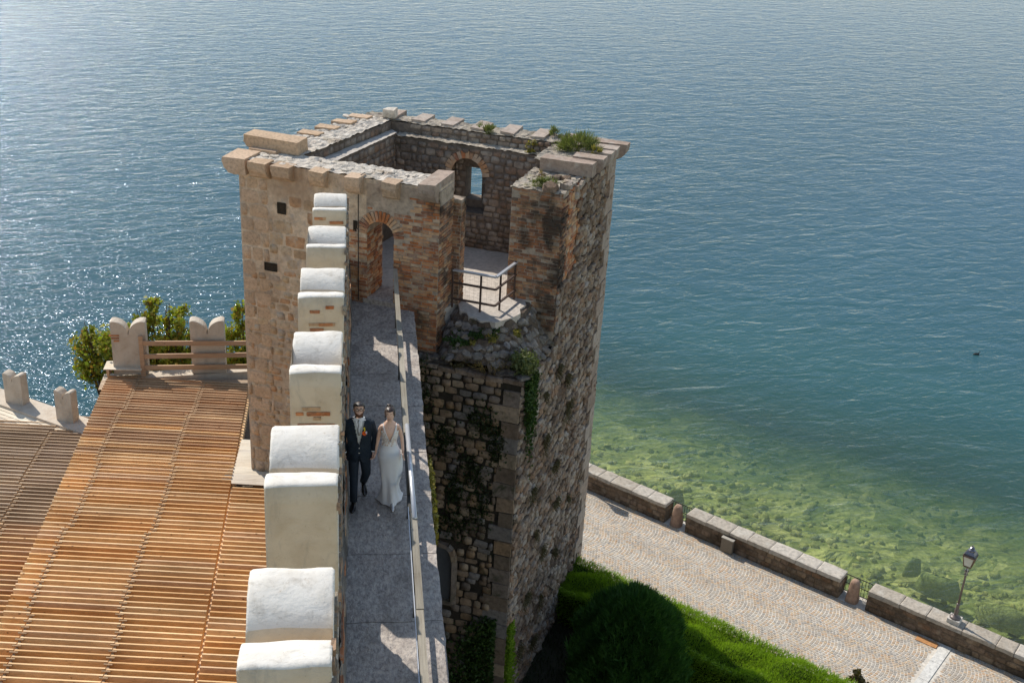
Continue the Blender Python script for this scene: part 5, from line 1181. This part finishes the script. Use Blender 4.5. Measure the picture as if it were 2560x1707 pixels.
# ---------------- groom
gx, gy = -.04, 17.5
groom = thing('person', (gx, gy, 0), 'bearded man in dark navy suit with silver vest and glasses, holding the woman\'s hand', 'person', 'couple walking on the rampart')
g = lambda x, y, z: Vector((gx + x, gy + y, z))
nodes = [(g(0, 0, .98), (.13, .10)), (g(0, 0, 1.18), (.12, .09)), (g(0, 0, 1.40), (.15, .09)), (g(0, -.005, 1.53), (.06, .055)), (g(0, -.02, 1.61), (.052, .052)),
         (g(-.16, 0, 1.47), .045), (g(-.260, .035, 1.20), .034), (g(-.236, -.02, .955), .026),
         (g(.16, 0, 1.47), .045), (g(.266, .035, 1.20), .034), (g(.237, -.012, .965), .026),
         (g(-.09, 0, .92), .085), (g(-.085, -.10, .52), .058), (g(-.09, -.18, .12), .038),
         (g(.09, 0, .92), .085), (g(.115, .00, .51), .058), (g(.07, .30, .20), .038)]
edges = [(0, 1), (1, 2), (2, 3), (3, 4), (2, 5), (5, 6), (6, 7), (2, 8), (8, 9), (9, 10), (0, 11), (11, 12), (12, 13), (0, 14), (14, 15), (15, 16)]
hand_nodes(nodes, edges, 7, Vector((.05, -.12, -1)), -1, .7); hand_nodes(nodes, edges, 10, Vector((-.05, -.10, -1)), 1, 1.3)
bv_, bf_ = skin_mesh(nodes, edges, 0)
Rg = Euler((R(-17), 0, R(2))).to_matrix(); xf = head(groom, g(0, -.035, 1.735), Rg, bv_, bf_, 'groom')
meshobj('body', bv_, bf_, m_skin, groom, True)
TORSO = [(.78, .205, .140, .01), (.92, .198, .135, .0), (1.10, .185, .125, .0), (1.28, .205, .135, .0), (1.42, .228, .130, .0), (1.49, .225, .112, .0), (1.535, .165, .092, .0), (1.57, .085, .072, -.005), (1.59, .062, .062, -.012)]
gl_ = Matrix.Translation((gx, gy, 0))
def gsh(name, mat, z0, z1, nz, nt, off, keep=None, fold=None, par=None, cap=False, prof=TORSO, xf_=gl_):
    v, f = shell(prof, z0, z1, nz, nt, off, keep, xf_, fold, cap); return meshobj(name, v, f, mat, par, True)
vw = lambda z: max(0, (z - 1.10)) * .205
jk = gsh('jacket', m_suit, .80, 1.575, 60, 110, .012, lambda th, z, x: not (abs(th) < 1.2 and abs(x) < vw(z) - .004) and not (abs(th) < 1.0 and abs(x) < (.95 - z) * .35), lambda th, z: .007 * math.sin(th * 4 + z * 17) * math.sin(z * 9) + .004 * math.sin(th * 9 - z * 22), groom)
gsh('vest', m_vest, 1.06, 1.56, 44, 110, .004, lambda th, z, x: abs(th) < 1.3 and abs(x) < vw(z) + .03, None, groom)
gsh('shirt', m_shirt, 1.36, 1.60, 30, 130, .009, lambda th, z, x: abs(th) < 1.5 and abs(x) < (z - 1.33) * .26, None, groom)
gsh('collar', m_shirt, 1.555, 1.60, 3, 30, .010, None, None, groom)
MB().rings([[g(x * w_, y, z) for x, y in ((-1, -.004), (0, -.014), (1, -.004), (0, .004))] for w_, y0, z in ()] or [[Vector(p) for p in q] for q in (
    [g(-.016, -.085, 1.575), g(0, -.100, 1.575), g(.016, -.085, 1.575)], [g(-.024, -.105, 1.545), g(0, -.124, 1.54), g(.024, -.105, 1.545)], [g(-.012, -.122, 1.515), g(0, -.134, 1.51), g(.012, -.122, 1.515)],
    [g(-.030, -.138, 1.43), g(0, -.152, 1.42), g(.030, -.138, 1.43)], [g(-.022, -.138, 1.33), g(0, -.150, 1.31), g(.022, -.138, 1.33)])], True).build('necktie', plain('silver_tie', (.55, .55, .56), .4, .4, 0, .1, 80), groom, True)
for s in (-1, 1):
    lp_ = MB(); A_ = []
    for z in (1.13, 1.2, 1.28, 1.36, 1.44, 1.50, 1.55):
        for e in (0, 1):
            x = s * (vw(z) + (0 if e == 0 else (.012 + .042 * min(1, max(0, (z - 1.1) / .3)) * (1 if z < 1.5 else .6)))); rx, ry_, yc = prof_at(TORSO, z)
            A_.append(g(x, yc - (ry_ + .018) * math.sqrt(max(.05, 1 - (x / (rx + .018)) ** 2)) - (.004 if e == 0 else .002), z))
    lp_.add(A_, [(2 * i, 2 * i + 1, 2 * i + 3, 2 * i + 2) for i in range(6)]); lp_.build('lapel', m_suit2, jk)
for z in (1.075, .985): MB().lathe((0, 0, 0), [(.011, 0), (.011, .004), (.004, .006)], 10).build('button', m_silver, jk).matrix_basis = Matrix.Translation(g(0.0, -.142, z)) @ Matrix.Rotation(R(90), 4, 'X')
for (a, b, c, nm) in ((g(-.185, 0, 1.485), g(-.262, .035, 1.20), g(-.238, -.02, .955), 's'), (g(.185, 0, 1.485), g(.268, .035, 1.20), g(.238, -.012, .965), 's')):
    m1 = a.lerp(b, .5) + Vector((0, .01, 0)); m2 = b.lerp(c, .5)
    o = MB().tube([a + Vector((0, 0, .035)), a, m1, b, m2, c], [(.03, .04), (.072, .066), (.066, .062), (.058, .056), (.052, .05), (.046, .044)], 14).build('sleeve', m_suit, groom, True)
    MB().tube([c + Vector((0, 0, .01)), c + (c - b).normalized() * .022], .036, 12).build('cuff', m_shirt, o)
tr = MB(); tr.tube([g(0, 0, .98), g(0, 0, .88), g(0, 0, .80)], [(.165, .12), (.172, .125), (.10, .10)], 18)
tr.v = [Vector(p) for p in tr.v]
for pts, rr_ in ((( g(-.088, 0, .93), g(-.090, -.05, .72), g(-.088, -.10, .52), g(-.09, -.15, .30), g(-.092, -.185, .085)), (.098, .090, .074, .066, .062)), ((g(.088, 0, .93), g(.105, .0, .72), g(.118, .0, .52), g(.098, .15, .36), g(.072, .285, .20)), (.098, .090, .076, .068, .062))):
    tr.tube(pts, list(rr_), 16)
tro = tr.build('trousers', m_suit, groom, True)
shoe(groom, g(-.09, -.16, .0), g(-.115, -.42, .0), 0, m_shoe, .05); shoe(groom, g(.07, .28, .13), g(.095, .12, .0), 0, m_shoe, .048)
kh = lambda th, z, x: (z > .066 + .012 * math.cos(th * 2)) or (abs(th) > 1.25 and z > .0) or (abs(th) > 2.0 and z > -.06)
gsh('hair', m_hair, -.07, .128, 22, 40, lambda th, z: .012 + .012 * max(0, z * 9), kh, lambda th, z: .003 * math.sin(th * 17 + z * 60), groom, False, HEAD + [(.128, .004, .006, .01)], xf)
gsh('beard', m_beard, -.12, .0, 14, 40, .007, lambda th, z, x: (z < -.030 - .03 * math.cos(th * 1.3) or (1.15 < abs(th) < 1.45 and z < 0)) and abs(th) < 1.5 and not (abs(th) < .33 and -.068 < z < -.052), None, groom, False, HEAD, xf)
gl2 = MB()
for s in (-1, 1):
    pts = [xf @ Vector((s * .033 + .025 * math.cos(q), -.104, .010 + .019 * math.sin(q))) for q in [i * math.pi / 7 for i in range(15)]]; gl2.tube(pts, .0042, 5, False)
    gl2.tube([xf @ Vector((s * .058, -.102, .018)), xf @ Vector((s * .080, -.05, .018)), xf @ Vector((s * .082, .01, .012))], .0025, 5)
gl2.tube([xf @ Vector((-.009, -.106, .014)), xf @ Vector((.009, -.106, .014))], .0025, 5); gl2.build('glasses', m_frame, groom)
bt = MB(); c = g(.085, -.150, 1.36); 
bo = thing('boutonniere', c, 'orange gerbera boutonniere with yellow sprig on the dark suit jacket', 'flower')
nn = Vector((.2, -1, .25)).normalized(); ex = Vector((1, .2, 0)).normalized(); ez = nn.cross(ex) * -1
for k in range(16):
    a = k * math.pi / 8; d = ex * math.cos(a) + ez * math.sin(a); e = ex * -math.sin(a) + ez * math.cos(a)
    bt.add([c + d * .008, c + d * .026 + e * .009 + nn * .006, c + d * .042 + nn * .002, c + d * .026 - e * .009 + nn * .006], [(0, 1, 2, 3)])
bt.build('petals', plain('orange_petal', (.85, .13, .01), .5, .3, 0, .1), bo)
MB().lathe((0, 0, 0), [(.010, 0), (.010, .004), (.003, .008)], 10).build('flower_centre', plain('flower_centre', (.25, .06, .01), .7), bo).matrix_basis = Matrix.Translation(c + nn * .004) @ nn.to_track_quat('Z', 'Y').to_matrix().to_4x4()
sp_ = MB()
for k in range(9): q = c + Vector((random.uniform(-.012, .02), -.01, .045 + k * .008)); sp_.box(q, (.012, .01, .012), Euler((k, k * 2, 0)).to_matrix())
sp_.build('yellow_sprig', plain('yellow_sprig', (.7, .55, .03), .6), bo)
sw = MB()
for k in range(7): sw.box(c + Vector((.032 + random.uniform(-.012, .012), -.004, random.uniform(-.01, .04))), (.012, .008, .012), Euler((k, k, k)).to_matrix())
sw.build('small_white_flowers', plain('white_petal', (.7, .68, .78), .6), bo)
# ---------------- bride
bx_, by_ = .46, 17.42
bride = thing('person', (bx_, by_, 0), 'woman in a white sleeveless lace wedding dress with dark pinned-up hair, looking down', 'person', 'couple walking on the rampart')
g = lambda x, y, z: Vector((bx_ + x, by_ + y, z))
nodes = [(g(0, 0, .98), (.13, .10)), (g(0, 0, 1.14), (.095, .08)), (g(0, 0, 1.37), (.12, .085)), (g(0, .0, 1.505), (.045, .042)), (g(0, -.01, 1.59), (.040, .042)),
         (g(-.145, 0, 1.465), .040), (g(-.190, .03, 1.20), .033), (g(-.222, .03, .965), .021),
         (g(.145, 0, 1.465), .040), (g(.205, .03, 1.20), .033), (g(.222, -.03, .985), .021),
         (g(-.075, 0, .90), .085), (g(-.06, -.02, .50), .055), (g(-.05, .05, .10), .035),
         (g(.075, 0, .90), .085), (g(.06, -.06, .50), .055), (g(.05, -.10, .10), .035)]
edges = [(0, 1), (1, 2), (2, 3), (3, 4), (2, 5), (5, 6), (6, 7), (2, 8), (8, 9), (9, 10), (0, 11), (11, 12), (12, 13), (0, 14), (14, 15), (15, 16)]
hand_nodes(nodes, edges, 7, Vector((-.25, -.25, -1)), 1, 1.3, .9); hand_nodes(nodes, edges, 10, Vector((-.02, -.1, -1)), -1, .8, .9)
bv_, bf_ = skin_mesh(nodes, edges, 0)
Rb = Euler((R(3), R(-4), R(-6))).to_matrix(); xf = head(bride, g(0, -.035, 1.70), Matrix.Scale(.95, 3) @ Rb, bv_, bf_, 'bride')
CH = [(1.18, .098, .082, 0), (1.30, .128, .112, -.01), (1.38, .135, .118, -.012), (1.46, .135, .085, 0), (1.52, .085, .058, .0), (1.56, .046, .046, 0)]
v, f = shell(CH, 1.18, 1.56, 12, 28, 0, None, Matrix.Translation((bx_, by_, 0))); b = len(bv_); bv_ += v; bf_ += [tuple(i + b for i in q) for q in f]
meshobj('body', bv_, bf_, m_skin2, bride, True)
def lace():
    M = NM('lace', .7, .2); p = M.pos(); x = M.n('ShaderNodeTexVoronoi', feature='DISTANCE_TO_EDGE'); x.inputs['Scale'].default_value = 32; M.l(p, x.inputs['Vector'])
    k = M.math('MULTIPLY', M.ramp(x.outputs['Distance'], [(.06, (0, 0, 0)), (.12, (1, 1, 1))]), M.ramp(M.noise(p, 22, 2), [(.42, (0, 0, 0)), (.55, (1, 1, 1))]))
    M.base(M.mix(k, (.72, .70, .68), (.54, .40, .32))); return M.m
m_lace = lace(); m_dress = plain('dress_satin', (.68, .68, .70), .45, .35, 0, .02)
DR = [(0.02, .21, .30, .13), (.08, .175, .235, .08), (.2, .15, .175, .03), (.36, .135, .14, .0), (.55, .150, .132, -.01), (.75, .175, .138, 0), (.90, .188, .142, .0), (1.0, .172, .128, 0), (1.10, .128, .102, 0), (1.18, .112, .092, 0), (1.30, .138, .122, -.01), (1.38, .143, .126, -.012), (1.46, .142, .093, 0), (1.52, .092, .066, .0)]
bl_ = Matrix.Translation((bx_, by_, 0))
sk = lambda th, z: (.010 * math.sin(th * 7 + z * 3) + .016 * math.sin(th * 4 + 1 - z * 4)) * 1.5 * max(0, (.85 - z)) / .85
v, f = shell(DR, .02, 1.12, 40, 56, .003, None, bl_, sk)
v = [p + Vector(((.03 * (1 - min(1, (p.z / .5))) - .035 * max(0, .45 - p.z)), 0, 0)) for p in v]
dress = meshobj('dress_skirt', v, f, m_dress, bride, True)
def bod(th, z, x):
    if abs(th) < 1.45 and abs(x) < max(0, (z - 1.20)) * .36: return False
    if z > 1.40: return .066 < abs(x) < .112
    if abs(th) > 2.0 and z > 1.30: return .05 < abs(x) < .11
    return True
v, f = shell(DR, 1.10, 1.515, 26, 72, .004, bod, bl_); meshobj('lace_bodice', v, f, m_lace, bride, True)
for s in (-1, 1):
    pts = []
    for z in (1.22, 1.3, 1.38, 1.45, 1.51): rx, ry_, yc = prof_at(DR, z); x = s * max(.003, (z - 1.20) * .36); pts.append(g(x, yc - (ry_ + .007) * math.sqrt(max(.03, 1 - (x / rx) ** 2)), z))
    MB().tube(pts, .006, 6).build('neckline_trim', m_dress, bride, True)
v, f = shell(DR, 1.085, 1.125, 3, 56, .009, None, bl_); meshobj('waist_band', v, f, m_dress, bride, True)
# side drape caught up in the hand, showing pale lining
dv = []; 
for j in range(9):
    z = .84 - j * .085
    for i in range(5): x = .17 + .05 * math.sin(j * .35) * (i / 4) - j * .010 + .012 * i; dv.append(g(x, .02 + i * .045 + .012 * math.sin(i * 2 + j), z))
meshobj('lifted_train', dv, [(j * 5 + i, j * 5 + i + 1, (j + 1) * 5 + i + 1, (j + 1) * 5 + i) for j in range(8) for i in range(4)], m_dress, bride, True)
shoe(bride, g(.045, -.14, .01), g(.055, -.33, .0), 0, m_silver, .034)
hb = lambda th, z, x: (z > .078) or (abs(th) > .95 and z > .0) or (abs(th) > 1.35 and z > -.07)
v, f = shell(HEAD + [(.128, .004, .006, .01)], -.075, .128, 22, 48, lambda th, z: .013, hb, xf, lambda th, z: .004 * math.sin(th * 13 + z * 30)); hr = meshobj('hair', v, f, m_hair2, bride, True)
for k, (p, r_) in enumerate((((0, .05, .105), .040), ((-.025, .075, .115), .032), ((.022, .085, .09), .034), ((0, .10, .06), .036), ((.0, .06, .135), .026))):
    MB().lathe((0, 0, 0), [(.02 * r_ / .04, -r_ * .9), (r_ * .8, -r_ * .55), (r_, 0), (r_ * .8, r_ * .55), (.02 * r_ / .04, r_ * .9)], 12).build('bun_curl', m_hair2, hr, True).matrix_basis = Matrix.Translation(xf @ Vector(p)) @ Euler((k, k * 1.3, 0)).to_matrix().to_4x4()
MB().tube([xf @ Vector((-.07, -.05, .03)), xf @ Vector((-.084, -.06, -.03)), xf @ Vector((-.078, -.058, -.09)), xf @ Vector((-.088, -.05, -.13))], [.006, .006, .005, .002], 6).build('loose_lock', m_hair2, bride, True)
MB().tube([g(-.05, -.045, 1.515), g(-.02, -.085, 1.46), g(0, -.105, 1.42), g(.02, -.085, 1.46), g(.05, -.045, 1.515)], .0018, 5).build('necklace', m_silver, bride)
flush_blocks()
